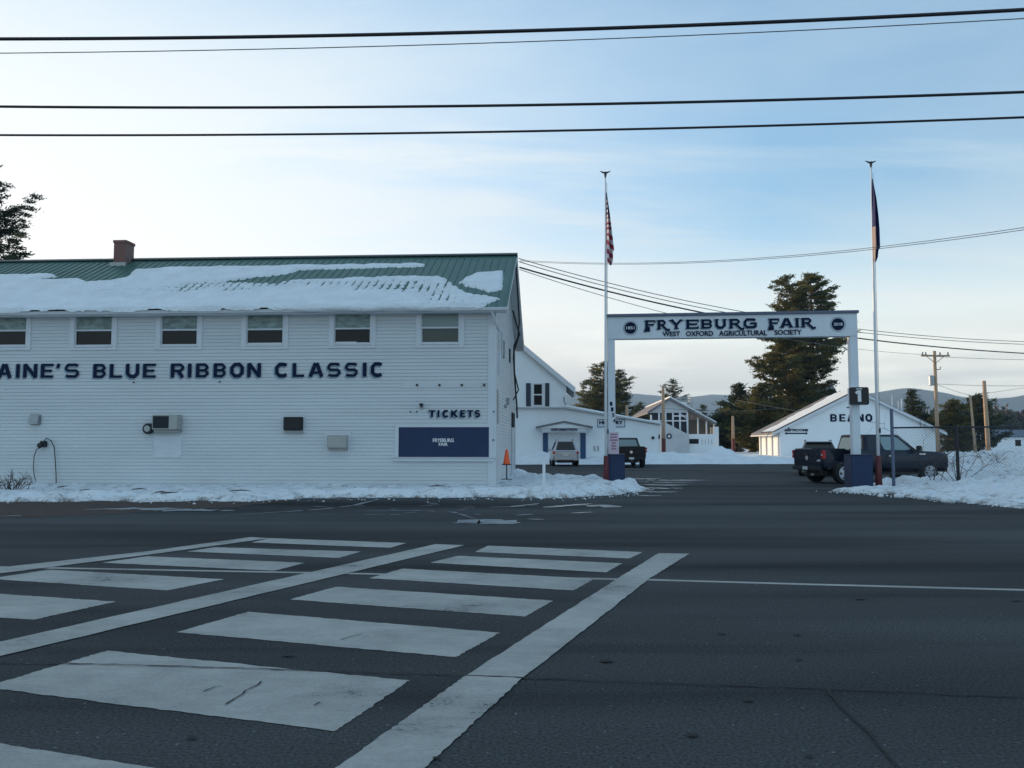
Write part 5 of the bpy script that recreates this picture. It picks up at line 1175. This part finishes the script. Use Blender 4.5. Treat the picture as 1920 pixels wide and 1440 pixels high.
def suv(loc, rz, paint, label, h=1.68, cat='car'):
    root = empty('parked_suv', loc, rz, label, cat)
    body = loft_body([(0, .78, .50, .80, .98, .70), (.08, .87, .40, .88, 1.02, .76), (.6, .92, .34, .92, 1.05, .84), (1.6, .93, .32, .92, 1.04, .86), (3.2, .93, .32, .90, 1.02, .85), (3.7, .92, .34, .86, .98, .80), (4.3, .88, .36, .76, .86, .74), (4.58, .74, .42, .62, .72, .62)], 'body', paint, root)
    cut = []
    for x in (.95, 3.65): cut.append(cyl_cutter(x, .36, .42, -1.3, -.58)); cut.append(cyl_cutter(x, .36, .42, .58, 1.3))
    apply_boolean(body, cut); shade_auto(body, 30)
    MB().box(.2, 4.3, -.55, .55, .24, .40).build('underbody', M['black'], root)
    for x in (.95, 3.65):
        for s in (-1, 1): wheel(root, x, s * .80, .35, .22, s)
    cabin(root, paint, .06, 3.55, .42, 2.75, .86, .58, 1.0, h, [(.04, .24), (.29, .56), (.60, .92)], tint=True)
    for s in (-1, 1):
        MB().box(-.005, .16, s * .80 - .085, s * .80 + .085, .82, 1.02).build('tail_light', M['taillight'], root, bevel=.02)
        MB().box(2.95, 3.1, s * .98 - .09, s * .98 + .09, 1.02, 1.16).build('mirror', paint, root, bevel=.03)
        MB().tube([(.7, s * .58, h + .01), (.8, s * .58, h + .06), (2.4, s * .58, h + .06), (2.5, s * .58, h + .01)], .02, 6).build('roof_rail', M['black'], root)
    MB().box(-.06, .12, -.80, .80, .40, .60).build('rear_bumper', paint, root, bevel=.05)
    MB().box(-.07, -.061, -.55, .55, .33, .44).build('bumper_insert', M['acgrey'], root)
    MB().box(-.03, -.012, -.16, .16, .70, .82).build('licence_plate', M['plate'], root)
    MB().box(-.02, -.012, -.35, .35, .86, .89).build('trim_strip', M['chrome'], root)
    MB().box(.28, .46, -.55, .55, h - .075, h - .045).build('spoiler', paint, root, bevel=.008)
    return root
yaw_t = R(15)
P_ = at(1543, 905, 32.0)
tr = pickup((0, 0, 0), yaw_t, M['truckblue'], 'slate blue pickup leaving through the gate, behind the right post')
tr.location = (P_.x - (-math.sin(yaw_t)) * -.97 * 1, 32.0 + math.cos(yaw_t) * .97, 0)
tr.location.x = P_.x + (-math.sin(yaw_t)) * .97
p2 = at(1184, 877, 53); t2 = pickup((p2.x, 53, 0), R(90), M['carblack'], 'black pickup parked tail first behind the left gate post')
p3 = at(1061, 875, 56); suv((p3.x, 56, 0), R(90), M['silver'], 'silver hatchback suv parked in front of the Information porch', h=1.74)
p4 = at(1537, 880, 39); s4 = suv((p4.x, 39, 0), R(72), M['darkcar'], 'dark blue car mostly hidden beyond the pickup bed', h=1.66)

# ================================================================== FENCE
def build_fence():
    pts = [Vector((gnd(1638, 912).x + .05, 29.0, 0)), Vector((at(1797, 900, 27.6).x, 27.6, 0)), Vector((at(1797, 900, 27.6).x + 3.2, 27.2, 0)), Vector((at(1797, 900, 27.6).x + 6.6, 26.8, 0))]
    root = empty('chain_link_fence', pts[0], 0, 'dark chain-link fence with twiggy vines beside the right flagpole', 'fence')
    L_ = [p - pts[0] for p in pts]; zt = 2.12
    for i, p in enumerate(L_):
        MB().tube([p, p + Vector((0, 0, 2.78 if i == 0 else zt + .05))], .055 if i else .06, 8).build('post', M['wire'] if i else M['cap'], root)
    b = MB(); b.tube([p + Vector((0, 0, zt)) for p in L_], .028, 8); b.build('top_rail', M['wire'], root)
    b = MB()
    for i in range(len(L_) - 1):
        A, B = L_[i], L_[i + 1]; d = B - A; ln = d.length; d.normalize(); sp = .105; h0 = .12
        k = -zt
        while k < ln:
            for s in (1, -1):
                # wires at 45 deg
                x0, z0, x1, z1 = (k, h0, k + (zt - h0), zt) if s > 0 else (k, zt, k + (zt - h0), h0)
                if x0 < 0:
                    t = -x0; x0 = 0; z0 = z0 + s * t
                if x1 > ln:
                    t = x1 - ln; x1 = ln; z1 = z1 - s * t
                if x1 > x0: b.tube([A + d * x0 + Vector((0, s * .004, z0)), A + d * x1 + Vector((0, s * .004, z1))], .0026, 3, cap=False)
            k += sp
    b.build('mesh', M['thinwire'], root)
    return pts
FP = build_fence()

def twiggy(loc, n, h, spread_, seed, mat_, label, rad=.008, name='bare_shrub', group=None, cat='shrub', droop=0.3, w=1.0):
    r = random.Random(seed); b = MB()
    def grow(p, d, l, rd, lev):
        pts = [p]; q = p.copy(); dd = d.copy(); k = 5
        for i in range(k):
            dd = (dd + Vector((r.uniform(-.35, .35), r.uniform(-.35, .35), r.uniform(-.25, .2) - droop * i / k * .5))).normalized(); q = q + dd * (l / k); pts.append(q.copy())
            if lev > 0 and r.random() < .7: grow(q.copy(), (dd + Vector((r.uniform(-1, 1), r.uniform(-1, 1), r.uniform(-.3, .6)))).normalized(), l * .5, rd * .6, lev - 1)
        b.tube(pts, [rd * (1 - .7 * i / k) for i in range(k + 1)], 4, cap=False)
    for i in range(n):
        a = r.uniform(0, 6.28); s = Vector((math.cos(a) * w, math.sin(a), 0)) * spread_ * r.random()
        grow(s, Vector((math.cos(a) * .5, math.sin(a) * .3, 1)).normalized(), h * r.uniform(.6, 1.1), rad, 2)
    o = b.build(name, mat_); o.location = loc; tag(o, label, cat, group); return o
# vines on the fence
o = twiggy(FP[1] + Vector((.0, -.06, .2)), 7, 1.7, .35, 3, M['twig'], 'tangled bare vine climbing the fence post right of the pickup', .012, 'bare_vine', cat='vine')
twiggy(FP[1] + Vector((-.75, .03, .35)), 4, 2.1, .18, 8, M['twig'], 'thin bare vine rising through the fence mesh beside the pickup nose', .011, 'bare_vine', cat='vine')
twiggy(gnd(1690, 903) + Vector((.1, .4, .35)), 9, .5, .35, 12, M['deadstem'], 'dry brown weeds in snow in front of the pickup door', .006, 'dry_weeds', cat='weeds')
twiggy(gnd(1655, 912) + Vector((.3, .2, .15)), 8, .25, .35, 13, M['deadstem'], 'low matted dead grass at the foot of the right flagpole', .006, 'dry_weeds', cat='weeds')
twiggy(at(1868, 868, 33) + Vector((0, 0, -.1)), 14, .6, .5, 15, M['deadstem'], 'dry reddish brush poking from the bank at the far right', .007, 'dry_weeds', cat='weeds')
twiggy(at(1780, 870, 36) + Vector((0, 0, -.2)), 16, .55, .9, 16, M['deadstem'], 'tall pale dead grass behind the fence post', .006, 'dry_weeds', cat='weeds')
twiggy(at(1855, 862, 38) + Vector((0, 0, -.2)), 3, .5, .1, 17, M['twig'], 'small dark stump of twigs below the sunlit pole', .015, 'dry_weeds', cat='weeds')
twiggy(at(1735, 800, 27.9) + Vector((0, 0, -.05)), 4, .4, .5, 18, M['twig'], 'loose bare vine sprigs over the top rail by the pickup cab', .006, 'bare_vine', cat='vine')
# snowy dead shrub at far left
pl = gnd(25, 934)
b = MB(); rl = random.Random(9)
sh_ = at(22, 915, 26.6)
twiggy(Vector((sh_.x, 26.6, .1)), 20, .5, .4, 31, M['twig'], 'snow-dusted bare shrub by the wall at the left edge', .014, 'bare_shrub', w=1.2)
# leaves/sticks dropped on snow
rs_ = random.Random(77)
for i, (px, py) in enumerate([(117, 918), (167, 924), (303, 928), (318, 930), (262, 922), (240, 893), (452, 925), (820, 916)]):
    p = gnd(px, py, .2); b = MB(); a = rs_.uniform(-.4, .4); l = rs_.uniform(.1, .3)
    b.tube([(-l, 0, 0), (0, .02, .02), (l, .05 * a, .03 + a * .1)], [.012, .018, .006], 5); o = b.build('fallen_stick', M['twig']); o.location = (p.x, p.y, .27)
    tag(o, 'small dark stick lying on the snow along the ticket building', 'stick', 'sticks lying on the snow bank')

# ================================================================== POLES AND WIRES
def util_pole(px, py_top, py_base, Y, label, arms=False, red=False, rad=.15, lean=0.0):
    T = at(px, py_top, Y); r = empty('utility_pole', (T.x, Y, 0), 0, label, 'pole', 'wooden poles behind the lot')
    h = T.z
    b = MB(); z0 = 2.0 if red else 0
    b.tube([(lean * (1 - t), 0, z0 + (h - z0) * t) for t in (0, .5, 1)], [rad * 1.1, rad, rad * .8], 10); b.build('shaft', M['polewood'], r, smooth=True)
    if red: MB().tube([(lean, 0, 0), (lean, 0, 1.999)], rad * 1.25, 10).build('wrap', M['redpaint'], r)
    if arms:
        b = MB(); b.box(-1.35, 1.35, -.2, -.08, h - .55, h - .4); b.tube([(-.8, -.14, h - .55), (0, -.14, h - 1.2)], .035, 5); b.tube([(.8, -.14, h - .55), (0, -.14, h - 1.2)], .035, 5); b.build('crossarm', M['polewood'], r)
        for x in (-1.2, -.9, .45, 1.2, ): MB().lathe([(.05, 0), (.08, .06), (.04, .12), (.07, .2), (.03, .28)], 8, (x, -.14, h - .4)).build('insulator', M['acgrey'], r)
        MB().lathe([(.2, 0), (.24, .06), (.24, .85), (.18, .95)], 14, (-.42, -.1, h - 3.3)).build('transformer', M['metal'], r, smooth=False)
        MB().tube([(0, -.1, h - 1.8), (.45, -.1, h - 1.75), (.45, -.1, h - 1.5)], .04, 5).build('bracket', M['acgrey'], r)
    return r, h
util_pole(1752, 658, 850, 78, 'tall wooden pole with crossarm and transformer above the Beano hall', arms=True, rad=.17)
util_pole(1845, 714, 850, 66, 'plain thick wooden pole lit orange, rightmost of the poles', rad=.17, lean=.15)
util_pole(1819, 741, 850, 100, 'slim pale pole just left of the thick orange-lit pole', rad=.15, lean=.4)
util_pole(1243, 724, 850, 78, 'weathered pole with dark red foot in front of the grandstand', red=True, rad=.16)
util_pole(1374, 780, 850, 84, 'short pole with red foot in front of the dark pines', red=True, rad=.14)
for i_, (px, t_) in enumerate(((1672, 741), (1684, 752), (1690, 748))):
    T_ = at(px, t_, 112); o_ = MB().tube([(0, 0, 0), (0, 0, T_.z)], .07, 6).build('pale_mast', M['white']); o_.location = (T_.x, 112, 0)
    tag(o_, ('tallest pale thin mast above the right roof slope of the Beano hall', 'shortest pale mast, between the other two above the Beano roof', 'pale mast nearest the pointed spruce above the Beano roof')[i_], 'mast', 'pale masts beyond the Beano hall')
b_ = None
def wire(ctrl, Y0, Y1, rad, m, label, group, name='overhead_wire', deg=2, n=48):
    xs = [c[0] for c in ctrl]; ys = [c[1] for c in ctrl]; co = np.polyfit(xs, ys, min(deg, len(xs) - 1)); pts = []
    for i in range(n):
        t = i / (n - 1); px = xs[0] + (xs[-1] - xs[0]) * t; Y = 1 / ((1 - t) / Y0 + t / Y1); pts.append(at(px, float(np.polyval(co, px)), Y))
    b = MB().tube(pts, rad, 6); o = b.build(name, m, smooth=True); tag(o, label, 'wire', group); return o
G1 = 'cables strung across the sky above the road'
wire([(-500, 72), (0, 70), (700, 66), (1300, 48), (1920, 18), (2400, -12)], 15, 12.5, .030, M['wire'], 'thickest black cable, topmost across the sky', G1)
wire([(-500, 102), (0, 98), (700, 87), (1300, 67), (1920, 35), (2400, 3)], 15.2, 12.8, .0085, M['thinwire'], 'thin grey wire just under the topmost thick cable', G1)
wire([(-500, 194), (0, 197), (700, 200), (1100, 195), (1500, 188), (1920, 174), (2400, 150)], 15, 12.5, .023, M['wire'], 'twisted black cable, upper of the lower pair across the sky', G1)
wire([(-500, 250), (0, 252), (700, 249), (1300, 241), (1920, 221), (2400, 198)], 15, 12.5, .019, M['wire'], 'black cable, lowest of those spanning the whole sky', G1)
G2 = 'service wires from the ticket building ridge'
R0 = fb_world(.35, DB / 2, 0).y
wire([(972, 488), (1160, 527), (1392, 588), (1615, 622), (1920, 636), (2300, 634)], R0, 60, .018, M['thinwire'], 'uppermost service wire from the green roof ridge to the right', G2, deg=3)
wire([(973, 492), (1160, 540), (1385, 590), (1615, 627), (1920, 643), (2300, 643)], R0, 60, .018, M['thinwire'], 'second service wire from the green roof ridge behind the gate beam', G2, deg=3)
wire([(974, 502), (1100, 535), (1330, 588), (1615, 637), (1920, 661), (2300, 668)], R0, 60, .035, M['wire'], 'thicker dark service cable from the green roof ridge behind the gate', G2, deg=3)
wire([(974, 505), (1100, 546), (1250, 587), (1500, 640), (1615, 655), (1752, 666)], R0, 78, .015, M['thinwire'], 'lowest thin wire from the roof ridge to the crossarm pole', G2, deg=3)
wire([(1752, 668), (1835, 673), (1920, 674), (2300, 665)], 78, 60, .02, M['thinwire'], 'thin wire from the crossarm pole out at the right edge', G2)
G3 = 'high thin wires rising to the right edge'
wire([(975, 490), (1300, 493), (1640, 467), (1920, 431), (2300, 370)], R0, 16, .008, M['thinwire'], 'thin pale wire crossing the right flag, lower of the pair', G3, deg=3)
wire([(975, 488), (1300, 491), (1640, 463), (1920, 427), (2300, 366)], R0, 16, .008, M['thinwire'], 'thin pale wire crossing the right flag, upper of the pair', G3, deg=3)
G4 = 'wires between the far wooden poles'
wire([(1755, 719), (1845, 725), (1920, 722), (2200, 705)], 78, 60, .02, M['thinwire'], 'wire from mid crossarm pole to the right edge', G4)
wire([(1757, 721), (1790, 733), (1819, 741)], 78, 100, .02, M['thinwire'], 'short wire sagging from the crossarm pole to the slim pole', G4)
wire([(1819, 742), (1870, 735), (1920, 727), (2200, 690)], 100, 70, .02, M['thinwire'], 'wire rising from the slim pole to the right edge', G4)
wire([(1660, 795), (1450, 763), (1380, 750)][::-1], 95, 78, .02, M['thinwire'], 'pale wire in front of the big pine, above the Beano roof', G4)
wire([(1243, 765), (1320, 770), (1470, 765)], 78, 79, .018, M['thinwire'], 'pale sagging wire from the red-footed pole past the pines', G4)

# ================================================================== TREES
def conifer(loc, h, rfun, seed, mats, label, z0=.12, nb=90, tuft=.45, per=26, up=.12, group=None, name='pine_tree', trunk_r=.25, twist=0, tops=1, dens=1.0, dirbias=None, cat='tree', lob=.45):
    """rfun(t): crown radius at relative height t; boughs with sprays of needle clumps"""
    r = random.Random(seed); root = empty(name, loc, 0, label, cat, group)
    tb = MB(); tb.tube([(0, 0, 0), (r.uniform(-.1, .1), 0, h * .4), (r.uniform(-.15, .15), 0, h * .75), (0, 0, h * .98)], [trunk_r, trunk_r * .75, trunk_r * .4, .03], 8)
    tr_tips = [(0, 0)]
    V = []; Fc = []; Mi = []
    def clump(p, s, mi, d):
        for q in range(int(per * dens)):
            c = p + Vector((r.gauss(0, .42), r.gauss(0, .42), r.gauss(0, .13))) * s
            a = Vector((r.uniform(-1, 1) + d.x, r.uniform(-1, 1) + d.y, r.uniform(-.4, .9))).normalized(); bb = a.cross(Vector((r.uniform(-1, 1), r.uniform(-1, 1), r.uniform(-1, 1)))).normalized()
            l = s * r.uniform(.28, .55); w = l * .24; k = len(V)
            V.extend([tuple(c - bb * w), tuple(c + bb * w), tuple(c + a * l)]); Fc.append((k, k + 1, k + 2)); Mi.append(mi)
    for i in range(nb):
        t = z0 + (1 - z0) * ((i + r.random()) / nb) ** .92; z = h * t; a = i * 2.399 + r.uniform(-.5, .5); R_ = rfun(t) * r.choice((r.uniform(.45, .8), r.uniform(.8, 1.15), r.uniform(.9, 1.15)))
        R_ *= 1 + lob * math.sin(2 * a + t * 11 + seed) * math.sin(3 * a - t * 7 + seed * 2)
        if dirbias: R_ *= dirbias(a, t)
        if r.random() < .06: continue
        rise = up * R_ * r.uniform(.3, 1.6); d = Vector((math.cos(a), math.sin(a), 0)); bend = r.uniform(-.2, .2)
        P0 = Vector((0, 0, z)); pts = []; n = max(3, int(R_ / (tuft * .62)))
        side = Vector((-d.y, d.x, 0)); last = None
        for k in range(n + 1):
            u = k / n; p = P0 + d * (R_ * u) + side * (bend * R_ * u * u) + Vector((0, 0, rise * u * u - .06 * R_ * math.sin(u * 3.1))); pts.append(p)
        tb.tube(pts, [max(.012, trunk_r * .22 * (1 - t * .6) * (1 - .85 * k / n)) for k in range(n + 1)], 4, cap=False)
        for k in range(1, n + 1):
            u = k / n
            if u < .30 and R_ > 1.5: continue
            mi = 0 if r.random() < .6 else 1
            wdt = R_ * .28 * math.sin(math.pi * min(1, u * .8 + .12))
            m_ = 1 if R_ < 1 else (2 if R_ < 2.4 else 3)
            for q in range(m_):
                off = side * r.uniform(-wdt, wdt) + Vector((0, 0, r.uniform(-.12, .2) * tuft))
                clump(pts[k] + off, tuft * r.uniform(.7, 1.25), mi, d)
    # leader tuft
    for k in range(5): clump(Vector((0, 0, h * (1 - .012 * k))), tuft * .6, 0, Vector((0, 0, 1)))
    tb.build('trunk', M['bark'], root)
    b = MB(); b.v = V; b.f = Fc; b.m = Mi; b.build('crown', mats, root)
    return root
def tip(px, py_top, Y): return at(px, py_top, Y)
def tree_at(px, py, Y, rpx, **k):
    T = at(px, py, Y); h = T.z; sc = Y / F; base = k.pop('base_t', .12); shape = k.pop('shape', None)
    Rm = rpx * sc
    if shape is None: f = lambda t: Rm * (min(1, (1 - t) * 1.5 + .10) * (.8 + .2 * math.sin(t * 17 + px)))
    else: f = lambda t: Rm * np.interp(t, [s[0] for s in shape], [s[1] for s in shape])
    return conifer(Vector((T.x, Y, -.1)), h + .1, f, k.pop('seed', int(px)), k.pop('mats', [M['needle'], M['needle_sunlit']]), z0=base, **k)
g = 'pines beyond the fairground buildings'
# big twin-topped pine
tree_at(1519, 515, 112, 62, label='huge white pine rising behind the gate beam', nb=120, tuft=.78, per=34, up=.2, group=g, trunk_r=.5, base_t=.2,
        mats=[M['needle'], M['needle_sunlit']], shape=[(0, .7), (.3, .85), (.42, .95), (.55, 1.0), (.68, .85), (.78, .9), (.85, .62), (.93, .38), (1, .06)], dirbias=lambda a, t: 1.0 + (.28 if (math.cos(a) < 0 and .35 < t < .7) else 0) - (.15 if math.cos(a) > .2 and t < .45 else 0))
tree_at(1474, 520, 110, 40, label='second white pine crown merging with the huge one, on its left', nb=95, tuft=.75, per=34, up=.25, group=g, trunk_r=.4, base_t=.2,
        mats=[M['needle_sunlit'], M['needle']], shape=[(0, .8), (.3, 1.3), (.45, 1.35), (.6, 1.0), (.75, .85), (.9, .8), (.96, .5), (1, .15)])
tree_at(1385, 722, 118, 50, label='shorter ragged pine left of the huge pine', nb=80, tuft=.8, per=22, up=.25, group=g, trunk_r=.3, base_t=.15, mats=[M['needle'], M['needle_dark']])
tree_at(1428, 722, 108, 46, label='warm-lit bushy pine at the foot of the huge pine', nb=90, tuft=.85, per=24, group=g, base_t=.05, mats=[M['needle_sunlit'], M['needle']], shape=[(0, .9), (.4, 1.1), (.7, .8), (1, .1)])
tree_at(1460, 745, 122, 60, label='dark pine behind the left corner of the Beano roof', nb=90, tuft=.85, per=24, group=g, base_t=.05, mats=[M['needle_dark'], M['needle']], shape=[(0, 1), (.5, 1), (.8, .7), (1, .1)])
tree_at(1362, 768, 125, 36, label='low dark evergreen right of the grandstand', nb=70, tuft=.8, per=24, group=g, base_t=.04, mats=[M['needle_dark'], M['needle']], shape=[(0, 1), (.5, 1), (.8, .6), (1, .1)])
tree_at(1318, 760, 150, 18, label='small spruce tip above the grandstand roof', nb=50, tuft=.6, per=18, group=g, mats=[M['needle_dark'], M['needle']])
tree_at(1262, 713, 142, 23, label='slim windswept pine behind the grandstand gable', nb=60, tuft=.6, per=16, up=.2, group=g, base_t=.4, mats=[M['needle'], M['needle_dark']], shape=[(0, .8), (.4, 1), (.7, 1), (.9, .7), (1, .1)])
tree_at(1133, 680, 140, 42, label='tall pine behind the flagpole left of the gate', nb=95, tuft=.7, per=20, group=g, base_t=.2, mats=[M['needle'], M['needle_sunlit']], shape=[(0, .8), (.4, 1.2), (.6, 1), (.8, .85), (.92, .5), (1, .1)])
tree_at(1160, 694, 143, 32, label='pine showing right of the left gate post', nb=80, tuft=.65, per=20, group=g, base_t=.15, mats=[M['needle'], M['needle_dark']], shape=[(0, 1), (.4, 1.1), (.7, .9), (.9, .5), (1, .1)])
tree_at(1095, 714, 137, 24, label='small layered pine beside the Information hall eave', nb=60, tuft=.55, per=16, up=.2, group=g, base_t=.15, mats=[M['needle'], M['needle_sunlit']])
tree_at(1112, 726, 146, 34, label='yellowish bushy pine between the hall eave and flagpole', nb=80, tuft=.65, per=22, group=g, base_t=.1, mats=[M['needle_sunlit'], M['needle']], shape=[(0, 1), (.5, 1), (.8, .8), (1, .2)])
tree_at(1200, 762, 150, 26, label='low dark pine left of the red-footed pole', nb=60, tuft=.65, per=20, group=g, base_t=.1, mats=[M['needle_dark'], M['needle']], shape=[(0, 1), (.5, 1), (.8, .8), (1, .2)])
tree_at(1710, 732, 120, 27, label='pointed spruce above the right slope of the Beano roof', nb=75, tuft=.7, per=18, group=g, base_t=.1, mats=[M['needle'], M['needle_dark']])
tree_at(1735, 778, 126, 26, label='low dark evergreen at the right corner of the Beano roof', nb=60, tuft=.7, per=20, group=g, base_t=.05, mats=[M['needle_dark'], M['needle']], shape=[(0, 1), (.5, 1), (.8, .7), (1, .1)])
tree_at(1787, 751, 118, 34, label='round olive-lit pine left of the slim pole', nb=80, tuft=.75, per=20, group=g, base_t=.05, mats=[M['needle_sunlit'], M['needle']], shape=[(0, .9), (.4, 1), (.7, .8), (.9, .45), (1, .1)])
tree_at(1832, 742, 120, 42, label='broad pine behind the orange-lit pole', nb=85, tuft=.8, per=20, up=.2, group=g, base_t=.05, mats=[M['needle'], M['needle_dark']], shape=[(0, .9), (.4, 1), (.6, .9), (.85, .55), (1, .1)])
# pine at the far left behind the roof
tree_at(-50, 266, 62, 100, label='dark pine with upturned boughs at the left edge behind the roof', nb=130, tuft=.5, per=30, lob=.12, up=.45, group=g, trunk_r=.35, base_t=.35, mats=[M['needle_dark'], M['needle']], shape=[(0, 1), (.6, 1), (.7, .93), (.8, .7), (.88, .42), (1, .08)])

# far woodland (nobody could count it)
def woods(name, px0, px1, pyt, Y, depth, m, label, n, s, base=0):
    r = random.Random(int(px0)); b = MB()
    for i in range(n):
        px = r.uniform(px0, px1); yy = Y + r.uniform(0, depth); x = at(px, 800, yy).x; top = at(px, pyt + 5 * math.sin(px * .05) + r.uniform(-4, 6), Y).z * yy / Y; z = top * (r.random() ** .6)
        c = Vector((x, yy, z)); R_ = s * r.uniform(.5, 1.1)
        for q in range(7):
            a = Vector((r.gauss(0, 1), r.gauss(0, 1), r.gauss(0, 1))).normalized(); e = a.cross(Vector((r.gauss(0, 1), r.gauss(0, 1), 1))).normalized(); p = c + Vector((r.gauss(0, 1), r.gauss(0, 1), r.gauss(0, .8))) * R_ * .5; k = len(b.v)
            b.v += [tuple(p - e * R_ * .25), tuple(p + e * R_ * .25), tuple(p + a * R_ * .6)]; b.f.append((k, k + 1, k + 2)); b.m.append(0)
    tag(b.build(name, m), label, 'woods', kind='stuff')
woods('far_woods', 1850, 2300, 776, 330, 60, M['farwood'], 'brown leafless woods far off at the right edge', 4200, 3.2)
woods('far_woods', 1600, 1900, 784, 300, 40, M['farconif'], 'dark conifer woods far off behind the poles', 3600, 3.0)
woods('far_woods', 1180, 1560, 793, 260, 40, M['farconif'], 'dark conifer woods far off behind the grandstand', 4200, 2.8)

# ================================================================== HILLS
def hill(name, prof, Y, m, extra):
    xs = [p[0] for p in prof]; n = 160; rows = 8; b = MB(); r = random.Random(Y)
    for j in range(rows):
        v = j / (rows - 1)
        for i in range(n):
            px = xs[0] + (xs[-1] - xs[0]) * i / (n - 1); py = float(np.interp(px, xs, [p[1] for p in prof])); T = at(px, py, Y + extra); hgt = T.z
            f = math.sin(v * math.pi / 2); y = Y + extra * v; b.v.append((T.x * y / (Y + extra), y, hgt * f * (1 + .035 * float(vnoise(i * .25, j * .8, 1)) * (1 if j < rows - 1 else .35)) - (6 if j == 0 else 0)))
    for j in range(rows - 1):
        for i in range(n - 1): k = j * n + i; b.f.append((k, k + 1, k + 1 + n, k + n)); b.m.append(0)
    tag(b.build(name, m, smooth=True), kind='structure')
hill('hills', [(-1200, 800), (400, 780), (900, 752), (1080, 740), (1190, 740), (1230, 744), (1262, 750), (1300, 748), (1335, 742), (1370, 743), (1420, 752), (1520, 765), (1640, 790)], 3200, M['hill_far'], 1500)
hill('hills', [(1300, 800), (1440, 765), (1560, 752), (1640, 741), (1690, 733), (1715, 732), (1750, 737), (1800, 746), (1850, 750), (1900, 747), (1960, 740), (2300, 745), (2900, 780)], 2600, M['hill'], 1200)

# unseen mound added beyond the ticket building to keep low sun off the road
def shade_knoll():
    xs = np.arange(-190, -44, 2.0); ys = np.arange(118, 190, 2.0); X, Y = np.meshgrid(xs, ys)
    u = X + 1.054 * Y; k = 1 / (1 + np.exp(-(u - 0) / 3.5)) * 1 / (1 + np.exp((u - 83) / 3.0)) if False else np.ones_like(X)
    e = np.clip((-62 - X) / 8, 0, 1) * np.clip((X + 190) / 20, 0, 1); Z = np.where((u > 44.3) & (u < 88), 27.5, 21.5) * e * np.exp(-((Y - 152) / 20.0) ** 2) * (1 + .06 * fbm(X, Y, .08, 50)) - .2
    tag(grid_mesh('hills', X, Y, Z, Z > -.1, M['farconif']), kind='structure')  # added sun blocker, height shaped for its shadow; not one of the visible hills
shade_knoll()

# air: thin even haze round the whole scene
b = MB(); b.box(-6500, 6500, -300, 6500, -8, 300)
hz = b.build('haze', bpy.data.materials.new('haze_air'))
hm = hz.data.materials[0]; hm.use_nodes = True; nt = hm.node_tree
for n_ in list(nt.nodes): nt.nodes.remove(n_)
ho = nt.nodes.new('ShaderNodeOutputMaterial'); hv = nt.nodes.new('ShaderNodeVolumePrincipled'); hv.inputs['Color'].default_value = (0.50, 0.74, 1.0, 1); hv.inputs['Density'].default_value = 0.00018
nt.links.new(hv.outputs[0], ho.inputs['Volume']); tag(hz, 'thin blue air haze over the distant hills', 'haze', kind='stuff')
